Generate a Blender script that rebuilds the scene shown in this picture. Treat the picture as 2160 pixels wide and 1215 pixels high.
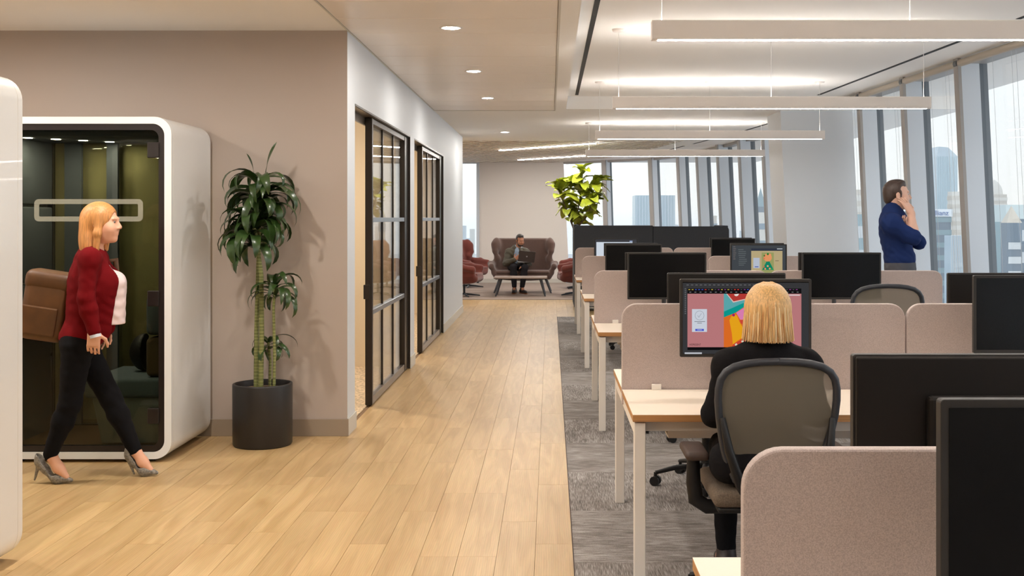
import bpy, bmesh, math, random
import numpy as np
from mathutils import Vector, Matrix, Euler
random.seed(7); RNG = np.random.default_rng(7)
scn = bpy.context.scene
C = scn.collection
for o in list(bpy.data.objects): bpy.data.objects.remove(o)
PI = math.pi
# ------------------------------------------------------------------ camera
F, VX, VY, H = 2350.0, 1161.0, 460.0, 1.58
cam = bpy.data.cameras.new('camera'); cam_o = bpy.data.objects.new('camera', cam); C.objects.link(cam_o)
cam.sensor_width = 36.0; cam.lens = 36.0*F/2160; cam.clip_end = 6000; cam.clip_start = .05
cam.shift_x = -(VX-1080)/2160; cam.shift_y = -(607.5-VY)/2160
cam_o.location = (0, 0, H); cam_o.rotation_euler = (PI/2, 0, 0)
scn.camera = cam_o
def P(px, py, Y): return Vector(((px-VX)*Y/F, Y, H-(py-VY)*Y/F))
def YF(py, z=0.0): return (H-z)*F/(py-VY)        # depth of a pixel row lying at height z
# ------------------------------------------------------------------ sky and exposure
w = bpy.data.worlds.new('hazy_sky'); scn.world = w; w.use_nodes = True
nt = w.node_tree; nt.nodes.clear()
tc = nt.nodes.new('ShaderNodeTexCoord'); sx = nt.nodes.new('ShaderNodeSeparateXYZ')
mr = nt.nodes.new('ShaderNodeMapRange'); cr = nt.nodes.new('ShaderNodeValToRGB')
bg = nt.nodes.new('ShaderNodeBackground'); ow = nt.nodes.new('ShaderNodeOutputWorld')
mr.inputs['From Min'].default_value = -1; mr.inputs['From Max'].default_value = 1
nt.links.new(tc.outputs['Generated'], sx.inputs[0]); nt.links.new(sx.outputs['Z'], mr.inputs['Value'])
nt.links.new(mr.outputs[0], cr.inputs[0]); nt.links.new(cr.outputs[0], bg.inputs[0]); nt.links.new(bg.outputs[0], ow.inputs[0])
el = cr.color_ramp.elements
el[0].position = 0.0; el[0].color = (.62, .67, .72, 1)
el[1].position = 1.0; el[1].color = (.66, .77, .90, 1)
e = el.new(.497); e.color = (.78, .83, .88, 1)
e = el.new(.505); e.color = (.93, .91, .86, 1)
e = el.new(.60); e.color = (.82, .88, .92, 1)
bg.inputs[1].default_value = 1.5
vs = scn.view_settings
vs.view_transform = 'Standard'; vs.look = 'None'; vs.gamma = 1; vs.use_curve_mapping = False; vs.exposure = 0.36
scn.display_settings.display_device = 'sRGB'
# ------------------------------------------------------------------ materials
def srgb(r, g, b):
    f = lambda c: (c/255/12.92 if c/255 <= .04045 else ((c/255+.055)/1.055)**2.4)
    return (f(r), f(g), f(b), 1)
MATS = {}
def mat(name, col=(200, 200, 200), rough=.5, metal=0., emit=None, estr=0., spec=.5, noise=None, bump=None, coat=0., sheen=0., alpha=1.0):
    """noise=(scale xyz, amount, detail) tonal variation in object space; bump=(scale xyz, strength)"""
    m = bpy.data.materials.new(name); m.use_nodes = True; MATS[name] = m
    t = m.node_tree; b = t.nodes['Principled BSDF']
    c = srgb(*col)
    b.inputs['Base Color'].default_value = c; b.inputs['Roughness'].default_value = rough; b.inputs['Metallic'].default_value = metal
    b.inputs['Specular IOR Level'].default_value = spec; b.inputs['Coat Weight'].default_value = coat; b.inputs['Sheen Weight'].default_value = sheen
    b.inputs['Alpha'].default_value = alpha
    if emit: b.inputs['Emission Color'].default_value = srgb(*emit); b.inputs['Emission Strength'].default_value = estr
    if noise or bump:
        tcn = t.nodes.new('ShaderNodeTexCoord')
    def nz(scale, detail):
        mp = t.nodes.new('ShaderNodeMapping'); mp.inputs['Scale'].default_value = scale
        t.links.new(tcn.outputs['Object'], mp.inputs[0])
        n = t.nodes.new('ShaderNodeTexNoise'); n.inputs['Scale'].default_value = 1; n.inputs['Detail'].default_value = detail
        t.links.new(mp.outputs[0], n.inputs['Vector']); return n
    if noise:
        n = nz(noise[0], noise[2] if len(noise) > 2 else 4)
        r = t.nodes.new('ShaderNodeValToRGB'); a = noise[1]
        r.color_ramp.elements[0].position = .3; r.color_ramp.elements[1].position = .7
        r.color_ramp.elements[0].color = (c[0]*(1-a), c[1]*(1-a), c[2]*(1-a), 1)
        r.color_ramp.elements[1].color = (min(1, c[0]*(1+a)), min(1, c[1]*(1+a)), min(1, c[2]*(1+a)), 1)
        t.links.new(n.outputs['Fac'], r.inputs[0]); t.links.new(r.outputs[0], b.inputs['Base Color'])
    if bump:
        n = nz(bump[0], 3); bp = t.nodes.new('ShaderNodeBump'); bp.inputs['Strength'].default_value = bump[1]; bp.inputs['Distance'].default_value = .002
        t.links.new(n.outputs['Fac'], bp.inputs['Height']); t.links.new(bp.outputs[0], b.inputs['Normal'])
    return m
def glass(name, tint=(1, 1, 1), refl=1.0, ior=1.5, rough=0.0):
    """thin pane: what is behind, tinted, plus the Fresnel reflection"""
    m = bpy.data.materials.new(name); m.use_nodes = True; MATS[name] = m
    t = m.node_tree; t.nodes.clear()
    tr = t.nodes.new('ShaderNodeBsdfTransparent'); tr.inputs[0].default_value = (*tint, 1)
    gl = t.nodes.new('ShaderNodeBsdfGlossy'); gl.inputs['Roughness'].default_value = rough
    fr = t.nodes.new('ShaderNodeFresnel'); fr.inputs[0].default_value = ior
    mu = t.nodes.new('ShaderNodeMath'); mu.operation = 'MULTIPLY'; mu.inputs[1].default_value = refl
    mx = t.nodes.new('ShaderNodeMixShader'); out = t.nodes.new('ShaderNodeOutputMaterial')
    t.links.new(fr.outputs[0], mu.inputs[0]); t.links.new(mu.outputs[0], mx.inputs[0])
    t.links.new(tr.outputs[0], mx.inputs[1]); t.links.new(gl.outputs[0], mx.inputs[2]); t.links.new(mx.outputs[0], out.inputs[0])
    return m
def veil(name, col, solid):
    """open weave: part cloth, part see-through"""
    m = bpy.data.materials.new(name); m.use_nodes = True; MATS[name] = m
    t = m.node_tree; b = t.nodes['Principled BSDF']; b.inputs['Base Color'].default_value = srgb(*col); b.inputs['Roughness'].default_value = .8
    tr = t.nodes.new('ShaderNodeBsdfTransparent'); mx = t.nodes.new('ShaderNodeMixShader'); mx.inputs[0].default_value = solid
    out = t.nodes['Material Output']
    t.links.new(tr.outputs[0], mx.inputs[1]); t.links.new(b.outputs[0], mx.inputs[2]); t.links.new(mx.outputs[0], out.inputs[0])
    return m
# ------------------------------------------------------------------ objects
def props(o, label=None, cat=None, group=None, kind=None):
    if label: o['label'] = label
    if cat: o['category'] = cat
    if group: o['group'] = group
    if kind: o['kind'] = kind
    return o
def empty(name, loc=(0, 0, 0), rz=0., label=None, cat=None, group=None, kind=None, parent=None):
    o = bpy.data.objects.new(name, None); C.objects.link(o); o.empty_display_size = .1
    o.location = loc; o.rotation_euler = (0, 0, rz)
    if parent: o.parent = parent
    return props(o, label, cat, group, kind)
def link(name, me, parent=None, loc=None, rot=None, scale=None):
    o = bpy.data.objects.new(name, me); C.objects.link(o)
    if parent is not None: o.parent = parent
    if loc is not None: o.location = loc
    if rot is not None: o.rotation_euler = rot
    if scale is not None: o.scale = scale
    return o
def copy_tree(o, parent=None):
    c = o.copy(); C.objects.link(c)
    if parent is not None: c.parent = parent
    for ch in o.children: copy_tree(ch, c)
    return c
class MB:
    """mesh builder: several shapes of ONE part"""
    def __init__(s): s.v = []; s.f = []; s.sm = []
    def add(s, vs, fs, smooth=False):
        n = len(s.v); s.v += [tuple(v) for v in vs]
        for f in fs: s.f.append([i+n for i in f]); s.sm.append(smooth)
        return s
    def bm(s, b, smooth=False, M=None):
        b.verts.index_update()
        vs = [(M @ v.co if M is not None else v.co) for v in b.verts]
        s.add(vs, [[v.index for v in f.verts] for f in b.faces], smooth); b.free(); return s
    def box(s, lo, hi, bev=0., seg=2, M=None, smooth=False):
        lo = Vector(lo); hi = Vector(hi)
        b = bmesh.new(); bmesh.ops.create_cube(b, size=1)
        d = hi-lo; c = (hi+lo)/2
        for v in b.verts: v.co = Vector((v.co.x*d.x+c.x, v.co.y*d.y+c.y, v.co.z*d.z+c.z))
        if bev > 0: bmesh.ops.bevel(b, geom=b.edges[:], offset=min(bev, .49*min(d)), segments=seg, affect='EDGES', profile=.5)
        return s.bm(b, smooth or bev > .008, M)
    def cyl(s, a, b_, r1, r2=None, n=20, cap=True):
        return s.tube([a, b_], [r1, r1 if r2 is None else r2], n, cap)
    def tube(s, pts, rad, n=8, cap=True, flat=None, up=None):
        """sweep; rad number or list; flat=(a,b) ellipse factors in the (side, up) frame"""
        pts = [Vector(p) for p in pts]; m = len(pts)
        if not hasattr(rad, '__len__'): rad = [rad]*m
        fa, fb = flat if flat else (1, 1)
        rings = []; prev = None
        for i, p in enumerate(pts):
            t = (pts[min(i+1, m-1)]-pts[max(i-1, 0)])
            t = t.normalized() if t.length > 1e-9 else Vector((0, 0, 1))
            if up is not None: u = Vector(up)
            elif prev is not None: u = prev
            else: u = Vector((0, 0, 1)) if abs(t.z) < .9 else Vector((0, 1, 0))
            sd = t.cross(u)
            if sd.length < 1e-6: sd = t.cross(Vector((1, 0, 0)))
            sd.normalize(); u = sd.cross(t).normalized(); prev = u
            rings.append([p+sd*(math.cos(2*PI*k/n)*rad[i]*fa)+u*(math.sin(2*PI*k/n)*rad[i]*fb) for k in range(n)])
        vs = [v for r in rings for v in r]; fs = []
        for i in range(m-1):
            for k in range(n):
                k2 = (k+1) % n; fs.append([i*n+k, i*n+k2, (i+1)*n+k2, (i+1)*n+k])
        s.add(vs, fs, n > 4)
        if cap: 
            s.add(rings[0], [list(range(n))[::-1]]); s.add(rings[-1], [list(range(n))])
        return s
    def lathe(s, prof, c=(0, 0, 0), n=32, smooth=True):
        vs = []; fs = []; m = len(prof)
        for r, z in prof:
            for k in range(n): vs.append((c[0]+r*math.cos(2*PI*k/n), c[1]+r*math.sin(2*PI*k/n), c[2]+z))
        for i in range(m-1):
            for k in range(n):
                k2 = (k+1) % n; fs.append([i*n+k, i*n+k2, (i+1)*n+k2, (i+1)*n+k])
        return s.add(vs, fs, smooth)
    def prism(s, poly, d, M=None, bev=0.):
        """poly [(x,y)] extruded d along z"""
        b = bmesh.new(); vs = [b.verts.new((x, y, 0)) for x, y in poly]; f = b.faces.new(vs)
        r = bmesh.ops.extrude_face_region(b, geom=[f])
        bmesh.ops.translate(b, verts=[v for v in r['geom'] if isinstance(v, bmesh.types.BMVert)], vec=(0, 0, d))
        bmesh.ops.recalc_face_normals(b, faces=b.faces[:])
        if bev > 0:
            es = [e for e in b.edges if abs(e.verts[0].co.z-e.verts[1].co.z) < 1e-6]
            bmesh.ops.bevel(b, geom=es, offset=bev, segments=2, affect='EDGES', profile=.5)
        return s.bm(b, False, M)
    def me(s, name, m, smooth=None):
        me = bpy.data.meshes.new(name); me.from_pydata(s.v, [], s.f)
        me.polygons.foreach_set('use_smooth', [bool(x) if smooth is None else smooth for x in s.sm])
        me.materials.append(MATS[m] if isinstance(m, str) else m); me.update(); return me
    def ob(s, name, m, parent=None, smooth=None, **k):
        o = link(name, s.me(name, m, smooth), parent); return props(o, **k) if k else o
def rrect(x0, y0, x1, y1, r, n=6, corners=(1, 1, 1, 1)):
    """rounded outline, corners in order (x0y0, x1y0, x1y1, x0y1)"""
    out = []
    for (cx, cy, a0, on, px, py) in ((x0+r, y0+r, PI, corners[0], x0, y0), (x1-r, y0+r, 1.5*PI, corners[1], x1, y0), (x1-r, y1-r, 0, corners[2], x1, y1), (x0+r, y1-r, .5*PI, corners[3], x0, y1)):
        if on: out += [(cx+r*math.cos(a0+.5*PI*i/n), cy+r*math.sin(a0+.5*PI*i/n)) for i in range(n+1)]
        else: out.append((px, py))
    return out
XZ = Matrix(((1, 0, 0, 0), (0, 0, 1, 0), (0, 1, 0, 0), (0, 0, 0, 1)))    # prism in x,z extruded along +y
def text(name, body, size, m, parent, M, extrude=.0006, align='LEFT', font_scale_x=1.0):
    cu = bpy.data.curves.new(name, 'FONT'); cu.body = body; cu.size = size; cu.extrude = extrude; cu.align_x = align; cu.resolution_u = 3
    t = bpy.data.objects.new(name, cu); C.objects.link(t)
    dg = bpy.context.evaluated_depsgraph_get(); me = bpy.data.meshes.new_from_object(t.evaluated_get(dg))
    bpy.data.objects.remove(t); bpy.data.curves.remove(cu)
    me.materials.clear(); me.materials.append(MATS[m])
    o = link(name, me, parent); o.matrix_local = M @ Matrix.Diagonal((font_scale_x, 1, 1, 1)); return o
# ------------------------------------------------------------------ signed distance modelling for bodies and upholstery
class SDF:
    def __init__(s, lo, hi, h):
        s.lo = np.array(lo, float); s.h = h; s.n = np.ceil((np.array(hi)-s.lo)/h).astype(int)+1
        s.A = np.full(tuple(s.n), .5, np.float32)
    def region(s, lo, hi):
        i0 = np.clip(np.floor((np.array(lo)-s.lo)/s.h).astype(int), 0, s.n); i1 = np.clip(np.ceil((np.array(hi)-s.lo)/s.h).astype(int)+1, 0, s.n)
        if np.any(i1 <= i0): return None, None
        ax = [(s.lo[k]+s.h*np.arange(i0[k], i1[k])).astype(np.float32) for k in range(3)]
        X = np.stack(np.meshgrid(*ax, indexing='ij'), -1)
        return tuple(slice(a, b) for a, b in zip(i0, i1)), X
    def comb(s, sl, d, k, op):
        a = s.A[sl]
        if op == 'sub':
            d = -d; hh = np.clip(.5-.5*(d-a)/k, 0, 1) if k > 0 else None
            s.A[sl] = (a*hh+d*(1-hh)+k*hh*(1-hh)) if k > 0 else np.maximum(a, d)
        else:
            hh = np.maximum(k-np.abs(a-d), 0)/max(k, 1e-6)
            s.A[sl] = np.minimum(a, d)-hh*hh*k*.25
    def cap(s, a, b, ra, rb=None, k=.02, op='add', infl=0.):
        rb = ra if rb is None else rb; ra += infl; rb += infl
        a = np.array(a, float); b = np.array(b, float); R = max(ra, rb)+k+3*s.h
        sl, X = s.region(np.minimum(a, b)-R, np.maximum(a, b)+R)
        if sl is None: return
        ba = b-a; t = np.clip(((X-a) @ ba)/max(ba @ ba, 1e-9), 0, 1)
        s.comb(sl, np.linalg.norm(X-a-t[..., None]*ba, axis=-1)-(ra+(rb-ra)*t), k, op)
    def ell(s, c, r, R=None, k=.02, op='add', infl=0.):
        c = np.array(c, float); r = np.array(r, float)+infl; m = max(r)+k+3*s.h
        sl, X = s.region(c-m, c+m)
        if sl is None: return
        q = X-c
        if R is not None: q = q @ np.array(R, float)          # columns of R are the local axes
        k0 = np.linalg.norm(q/r, axis=-1); k1 = np.linalg.norm(q/(r*r), axis=-1)+1e-9
        s.comb(sl, k0*(k0-1)/k1, k, op)
    def box(s, c, hf, R=None, rnd=.01, k=.02, op='add', infl=0.):
        c = np.array(c, float); hf = np.array(hf, float)+infl; m = np.linalg.norm(hf)+k+3*s.h
        sl, X = s.region(c-m, c+m)
        if sl is None: return
        q = X-c
        if R is not None: q = q @ np.array(R, float)
        q = np.abs(q)-(hf-rnd)
        s.comb(sl, np.linalg.norm(np.maximum(q, 0), axis=-1)+np.minimum(q.max(-1), 0)-rnd, k, op)
    def plane(s, p, n, k=0.0):
        """keep the side opposite n"""
        n = np.array(n, float); n /= np.linalg.norm(n)
        ax = [s.lo[i]+s.h*np.arange(s.n[i]) for i in range(3)]
        d = (ax[0][:, None, None]-p[0])*n[0]+(ax[1][None, :, None]-p[1])*n[1]+(ax[2][None, None, :]-p[2])*n[2]
        s.A = np.maximum(s.A, d.astype(np.float32))
    def wrinkle(s, amp, f):
        x, y, z = np.meshgrid(*[(s.lo[k]+s.h*np.arange(s.n[k])).astype(np.float32) for k in range(3)], indexing='ij', sparse=True)
        s.A = s.A+amp*(np.sin(f*(.7*x+.8*z)+2.2*np.sin(f*.55*y+f*.4*z))*np.sin(f*.6*(z-.4*x+.5*y)+1.7*np.sin(f*.5*x+1))+.5*np.sin(f*2.1*(z+.5*x-.4*y)+1.5*np.sin(f*.9*x))).astype(np.float32)
    def me(s, name, m):
        A = s.A; A[0] = A[-1] = .5; A[:, 0] = A[:, -1] = .5; A[:, :, 0] = A[:, :, -1] = .5
        S = A < 0; nx, ny, nz = A.shape; cs = (nx-1, ny-1, nz-1)
        acc = np.zeros(cs+(3,), np.float32); cnt = np.zeros(cs, np.int32)
        def sub(arr, o): return arr[o[0]:o[0]+cs[0], o[1]:o[1]+cs[1], o[2]:o[2]+cs[2]]
        for ax in range(3):
            o1, o2 = [k for k in range(3) if k != ax]
            for i in (0, 1):
                for j in (0, 1):
                    p = [0, 0, 0]; p[o1] = i; p[o2] = j; q = list(p); q[ax] = 1
                    a = sub(A, p); b = sub(A, q); cm = sub(S, p) != sub(S, q)
                    t = np.where(cm, a/np.where(cm, a-b, 1), 0)
                    cnt += cm
                    acc[..., ax] += t; acc[..., o1] += cm*i; acc[..., o2] += cm*j
        act = cnt > 0; idx = np.full(cs, -1, np.int64); idx[act] = np.arange(act.sum())
        base = np.argwhere(act); V = (base+acc[act]/cnt[act][:, None])*s.h+s.lo
        Q = []
        for ax in range(3):
            o1, o2 = (ax+1) % 3, (ax+2) % 3
            a = np.take(S, range(A.shape[ax]-1), ax); b = np.take(S, range(1, A.shape[ax]), ax)
            e = np.argwhere(a != b); ins = a[tuple(e.T)]
            ok = (e[:, o1] > 0) & (e[:, o2] > 0); e = e[ok]; ins = ins[ok]
            def at(d1, d2):
                f = e.copy(); f[:, o1] += d1; f[:, o2] += d2; return idx[tuple(f.T)]
            q = np.stack([at(-1, -1), at(0, -1), at(0, 0), at(-1, 0)], 1)
            q[~ins] = q[~ins][:, ::-1]; Q.append(q)
        Q = np.concatenate(Q)
        return fast_mesh(name, V, Q, m)
def fast_mesh(name, V, Q, m, smooth=True):
    me = bpy.data.meshes.new(name); V = np.asarray(V, np.float32); Q = np.asarray(Q, np.int32)
    me.vertices.add(len(V)); me.vertices.foreach_set('co', V.ravel())
    k = Q.shape[1]; me.loops.add(Q.size); me.loops.foreach_set('vertex_index', Q.ravel())
    me.polygons.add(len(Q)); me.polygons.foreach_set('loop_start', np.arange(0, Q.size, k, dtype=np.int32))
    me.polygons.foreach_set('use_smooth', np.full(len(Q), smooth))
    me.materials.append(MATS[m]); me.update(calc_edges=True); me.validate(); return me
# ------------------------------------------------------------------ palette
mat('taupe_paint', (178, 164, 153), .55); mat('white_paint', (214, 218, 222), .5); mat('warm_white', (226, 218, 210), .6)
mat('ceiling_white', (243, 240, 236), .7); mat('panel_metal', (238, 229, 220), .32, spec=.6)
mat('base_taupe', (150, 134, 116), .45); mat('base_grey', (205, 200, 190), .45)
mat('beige_paint', (226, 206, 172), .6); mat('slat_wood', (246, 236, 226), .5, noise=((3, 30, 30), .12)); mat('slat_bottom_shade', (158, 136, 118), .6); mat('void_dark', (90, 80, 72), .9)
mat('black_slot', (12, 12, 12), .6); mat('bronze_frame', (46, 38, 30), .35, metal=.3); mat('bronze_light', (120, 108, 96), .3, metal=.6)
mat('mullion_blue', (206, 213, 221), .4); mat('mullion_dark', (96, 102, 108), .4, metal=.3); mat('mullion_brown', (160, 156, 152), .4)
mat('blind_beige', (186, 178, 166), .7); mat('cord_white', (205, 208, 210), .6)
mat('subfloor', (120, 92, 62), .8); mat('lounge_carpet', (150, 132, 120), .95, noise=((4, 160, 4), .18)); mat('stripe_dark', (70, 58, 54), .9)
mat('room_carpet', (205, 180, 146), .95, noise=((38, 38, 38), .45, 2), bump=((60, 60, 60), .6))
mat('lamp_white', (235, 228, 222), .4); mat('steel_cable', (215, 212, 208), .35)
def emis(name, col, s):
    m = bpy.data.materials.new(name); m.use_nodes = True; MATS[name] = m
    t = m.node_tree; t.nodes.clear(); e_ = t.nodes.new('ShaderNodeEmission'); o_ = t.nodes.new('ShaderNodeOutputMaterial')
    e_.inputs[0].default_value = srgb(*col); e_.inputs[1].default_value = s; t.links.new(e_.outputs[0], o_.inputs[0])
L_DOWN, L_UP, L_SPOT, L_SLAT = 58., 46., 760., 75.
emis('led_down', (255, 249, 242), L_DOWN); emis('led_up', (255, 249, 242), L_UP); emis('led_spot', (255, 247, 237), L_SPOT); emis('led_slat', (255, 249, 242), L_SLAT)
emis('led_pod', (255, 240, 220), 260.)
glass('window_glass', (.985, .992, .99), .10); glass('door_glass', (.975, .98, .97), .6); glass('pod_glass', (.66, .68, .60), .5); glass('pod_back_glass', (.88, .90, .77), .4)
def wood_floor():
    m = bpy.data.materials.new('oak_plank'); m.use_nodes = True; MATS['oak_plank'] = m
    t = m.node_tree; b = t.nodes['Principled BSDF']; N = t.nodes.new; Lk = t.links.new
    tc_ = N('ShaderNodeTexCoord'); oi = N('ShaderNodeObjectInfo')
    ad = N('ShaderNodeVectorMath'); ad.operation = 'ADD'; sc = N('ShaderNodeVectorMath'); sc.operation = 'SCALE'; sc.inputs[0].default_value = (17, 31, 5)
    geo = N('ShaderNodeNewGeometry'); rnd = N('ShaderNodeMath'); rnd.operation = 'ADD'
    Lk(oi.outputs['Random'], rnd.inputs[0]); Lk(geo.outputs['Random Per Island'], rnd.inputs[1])
    fr = N('ShaderNodeMath'); fr.operation = 'FRACT'; Lk(rnd.outputs[0], fr.inputs[0])
    Lk(fr.outputs[0], sc.inputs['Scale']); Lk(tc_.outputs['Object'], ad.inputs[0]); Lk(sc.outputs[0], ad.inputs[1])
    mp = N('ShaderNodeMapping'); mp.inputs['Scale'].default_value = (9, .8, 1); Lk(ad.outputs[0], mp.inputs[0])
    n1 = N('ShaderNodeTexNoise'); n1.inputs['Scale'].default_value = 1.3; n1.inputs['Detail'].default_value = 5; n1.inputs['Distortion'].default_value = 1.6; Lk(mp.outputs[0], n1.inputs['Vector'])
    mp2 = N('ShaderNodeMapping'); mp2.inputs['Scale'].default_value = (170, 5, 1); Lk(ad.outputs[0], mp2.inputs[0])
    n2 = N('ShaderNodeTexNoise'); n2.inputs['Scale'].default_value = 1; n2.inputs['Detail'].default_value = 3; Lk(mp2.outputs[0], n2.inputs['Vector'])
    wv = N('ShaderNodeTexWave'); wv.inputs['Scale'].default_value = 3.2; wv.inputs['Distortion'].default_value = 7; wv.inputs['Detail'].default_value = 3; wv.bands_direction = 'X'; Lk(mp.outputs[0], wv.inputs['Vector'])
    cr1 = N('ShaderNodeValToRGB'); cr1.color_ramp.elements[0].color = srgb(186, 151, 102); cr1.color_ramp.elements[1].color = srgb(212, 180, 131)
    cr1.color_ramp.elements[0].position = .3; cr1.color_ramp.elements[1].position = .7; Lk(n1.outputs['Fac'], cr1.inputs[0])
    def mix(f, a, c, mode='MULTIPLY'):
        mx = N('ShaderNodeMix'); mx.data_type = 'RGBA'; mx.blend_type = mode; mx.inputs[0].default_value = f; Lk(a, mx.inputs[6]); Lk(c, mx.inputs[7]); return mx.outputs[2]
    c = mix(.18, cr1.outputs[0], n2.outputs['Color']); c = mix(.10, c, wv.outputs['Color'])
    tone = N('ShaderNodeMapRange'); tone.inputs['To Min'].default_value = .93; tone.inputs['To Max'].default_value = 1.05; Lk(fr.outputs[0], tone.inputs[0])
    hs = N('ShaderNodeHueSaturation'); Lk(c, hs.inputs['Color']); Lk(tone.outputs[0], hs.inputs['Value']); Lk(hs.outputs[0], b.inputs['Base Color'])
    b.inputs['Roughness'].default_value = .36; b.inputs['Specular IOR Level'].default_value = .5
    bp = N('ShaderNodeBump'); bp.inputs['Strength'].default_value = .06; bp.inputs['Distance'].default_value = .002; Lk(n2.outputs['Fac'], bp.inputs['Height']); Lk(bp.outputs[0], b.inputs['Normal'])
wood_floor()
def carpet_tile():
    m = bpy.data.materials.new('carpet_grey'); m.use_nodes = True; MATS['carpet_grey'] = m
    t = m.node_tree; b = t.nodes['Principled BSDF']; N = t.nodes.new; Lk = t.links.new
    tc_ = N('ShaderNodeTexCoord'); oi = N('ShaderNodeObjectInfo')
    ad = N('ShaderNodeVectorMath'); ad.operation = 'ADD'; sc = N('ShaderNodeVectorMath'); sc.operation = 'SCALE'; sc.inputs[0].default_value = (17, 31, 5)
    Lk(oi.outputs['Random'], sc.inputs['Scale']); Lk(tc_.outputs['Object'], ad.inputs[0]); Lk(sc.outputs[0], ad.inputs[1])
    def nz(s, d):
        mp = N('ShaderNodeMapping'); mp.inputs['Scale'].default_value = s; Lk(ad.outputs[0], mp.inputs[0])
        n = N('ShaderNodeTexNoise'); n.inputs['Scale'].default_value = 1; n.inputs['Detail'].default_value = d; Lk(mp.outputs[0], n.inputs['Vector']); return n.outputs['Fac']
    a = nz((230, 12, 1), 2); c = nz((9, 3.0, 1), 3); d = nz((300, 300, 1), 2)
    s1 = N('ShaderNodeMath'); s1.operation = 'MULTIPLY_ADD'; s1.inputs[1].default_value = .45; Lk(c, s1.inputs[0]); Lk(a, s1.inputs[2])
    s2 = N('ShaderNodeMath'); s2.operation = 'MULTIPLY_ADD'; s2.inputs[1].default_value = .5; Lk(d, s2.inputs[0]); Lk(s1.outputs[0], s2.inputs[2])
    r = N('ShaderNodeValToRGB'); r.color_ramp.elements[0].position = .78/1.6; r.color_ramp.elements[1].position = 1.2/1.6
    s3 = N('ShaderNodeMath'); s3.operation = 'MULTIPLY'; s3.inputs[1].default_value = 1/1.6; Lk(s2.outputs[0], s3.inputs[0]); Lk(s3.outputs[0], r.inputs[0])
    r.color_ramp.elements[0].color = srgb(104, 98, 94); r.color_ramp.elements[1].color = srgb(176, 171, 167)
    e_ = r.color_ramp.elements.new(.61); e_.color = srgb(138, 131, 126)
    Lk(r.outputs[0], b.inputs['Base Color']); b.inputs['Roughness'].default_value = .95; b.inputs['Specular IOR Level'].default_value = .1
    bp = N('ShaderNodeBump'); bp.inputs['Strength'].default_value = .5; bp.inputs['Distance'].default_value = .003; Lk(s2.outputs[0], bp.inputs['Height']); Lk(bp.outputs[0], b.inputs['Normal'])
carpet_tile()
# ------------------------------------------------------------------ facade line (glass at eye height)
ZH, ZL = 3.10, 2.94               # office ceiling, lower ceiling
G = [(4.17+.054*(10.65-y), y) for y in [10.65-1.42*k for k in range(10, 0, -1)]]
G += [(4.17, 10.65), (4.09, 12.05), (4.02, 13.5), (3.91, 14.95), (3.78, 16.35), (3.65, 17.75), (3.5, 19.1), (3.37, 20.7), (3.2, 22.35), (2.95, 23.9), (2.45, 25.3), (1.41, 26.3), (.42, 27.12)]
LEAN = .05
# ------------------------------------------------------------------ floor
CE, CY, LY, BY = .108, 17.85, 21.6, 27.2      # carpet edge x, carpet end y, lounge carpet start, back wall
floor = MB().box((-7.4, -4.4, -.3), (5.2, 28, -.006)).ob('floor', 'subfloor', label='oak plank floor with grey carpet tiles under the desks', cat='floor', kind='structure')
PW, PL = .18, 1.2
mb = MB().add([(-PW/2+.0002, -PL/2+.0002, -.0055), (PW/2-.0002, -PL/2+.0002, -.0055), (PW/2-.0002, PL/2-.0002, -.0055), (-PW/2+.0002, PL/2-.0002, -.0055),
     (-PW/2+.0009, -PL/2+.0009, 0), (PW/2-.0009, -PL/2+.0009, 0), (PW/2-.0009, PL/2-.0009, 0), (-PW/2+.0009, PL/2-.0009, 0)],
    [(4, 5, 6, 7), (0, 1, 5, 4), (1, 2, 6, 5), (2, 3, 7, 6), (3, 0, 4, 7)])
plank_me = mb.me('floor_plank', 'oak_plank')
spots = []
cols = int((CE+7.2)/PW)
offs = [random.choice([0, .4, .8, .2, .6, 1.0]) for _ in range(cols+30)]
for c in range(-24, cols):
    x = CE-PW*(c+.5)
    y = -4.2+offs[c+24]
    while y < LY:
        y0, y1 = y, min(y+PL, LY)
        if c < 0: y0 = max(y0, CY)
        if x < -1.474: y1 = min(y1, 8.08) if x > -9 and y0 < 8.08 else min(y1, LY)
        ok = y1-y0 > .03 and not (x < -1.53 and 8.0 < (y0+y1)/2 < 18.7) and x < 3.6
        if ok: spots.append((x, (y0+y1)/2, y1-y0))
        y += PL
def seen(x, y):
    if y < 2.2: return 0
    px, py = VX+x*F/y, VY+H*F/y
    if -20 < px < 2180 and py < 1260 and not (x < -2.45 and (y < 5.0 or y > 7.3)) and not (x > 1.2 and y > 17): return 1/y**2
    return 0
rank = sorted(range(len(spots)), key=lambda i: -seen(*spots[i][:2]))
single = set(i for i in rank[:298] if seen(*spots[i][:2]) > 0); rest = MB()
for i, (x, y, l) in enumerate(spots):
    if i in single: link('floor_plank', plank_me, floor, (x, y, 0), None, (1, l/PL, 1))
    else:
        rest.add([(v.co.x+x, v.co.y*l/PL+y, v.co.z) for v in plank_me.vertices], [list(p.vertices) for p in plank_me.polygons])
rest.ob('floor_plank_field', 'oak_plank', floor, kind='stuff')
TS = .91
mb = MB().box((-TS/2+.0006, -TS/2+.0006, -.0055), (TS/2-.0006, TS/2-.0006, 0), .0015, 1); tile_me = mb.me('carpet_tile', 'carpet_grey')
ny = int((CY+1.2)/TS)+1
for i in range(5):
    for j in range(ny):
        y1 = CY-TS*j; x0 = CE+TS*i
        link('carpet_tile', tile_me, floor, (x0+TS/2, y1-TS/2, 0), (0, 0, PI/2*((i+j) % 2)))
MB().box((CE, -4.2, -.0055), (4.9, CY-TS*ny, 0)).ob('carpet_sheet', 'carpet_grey', floor)
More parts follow.
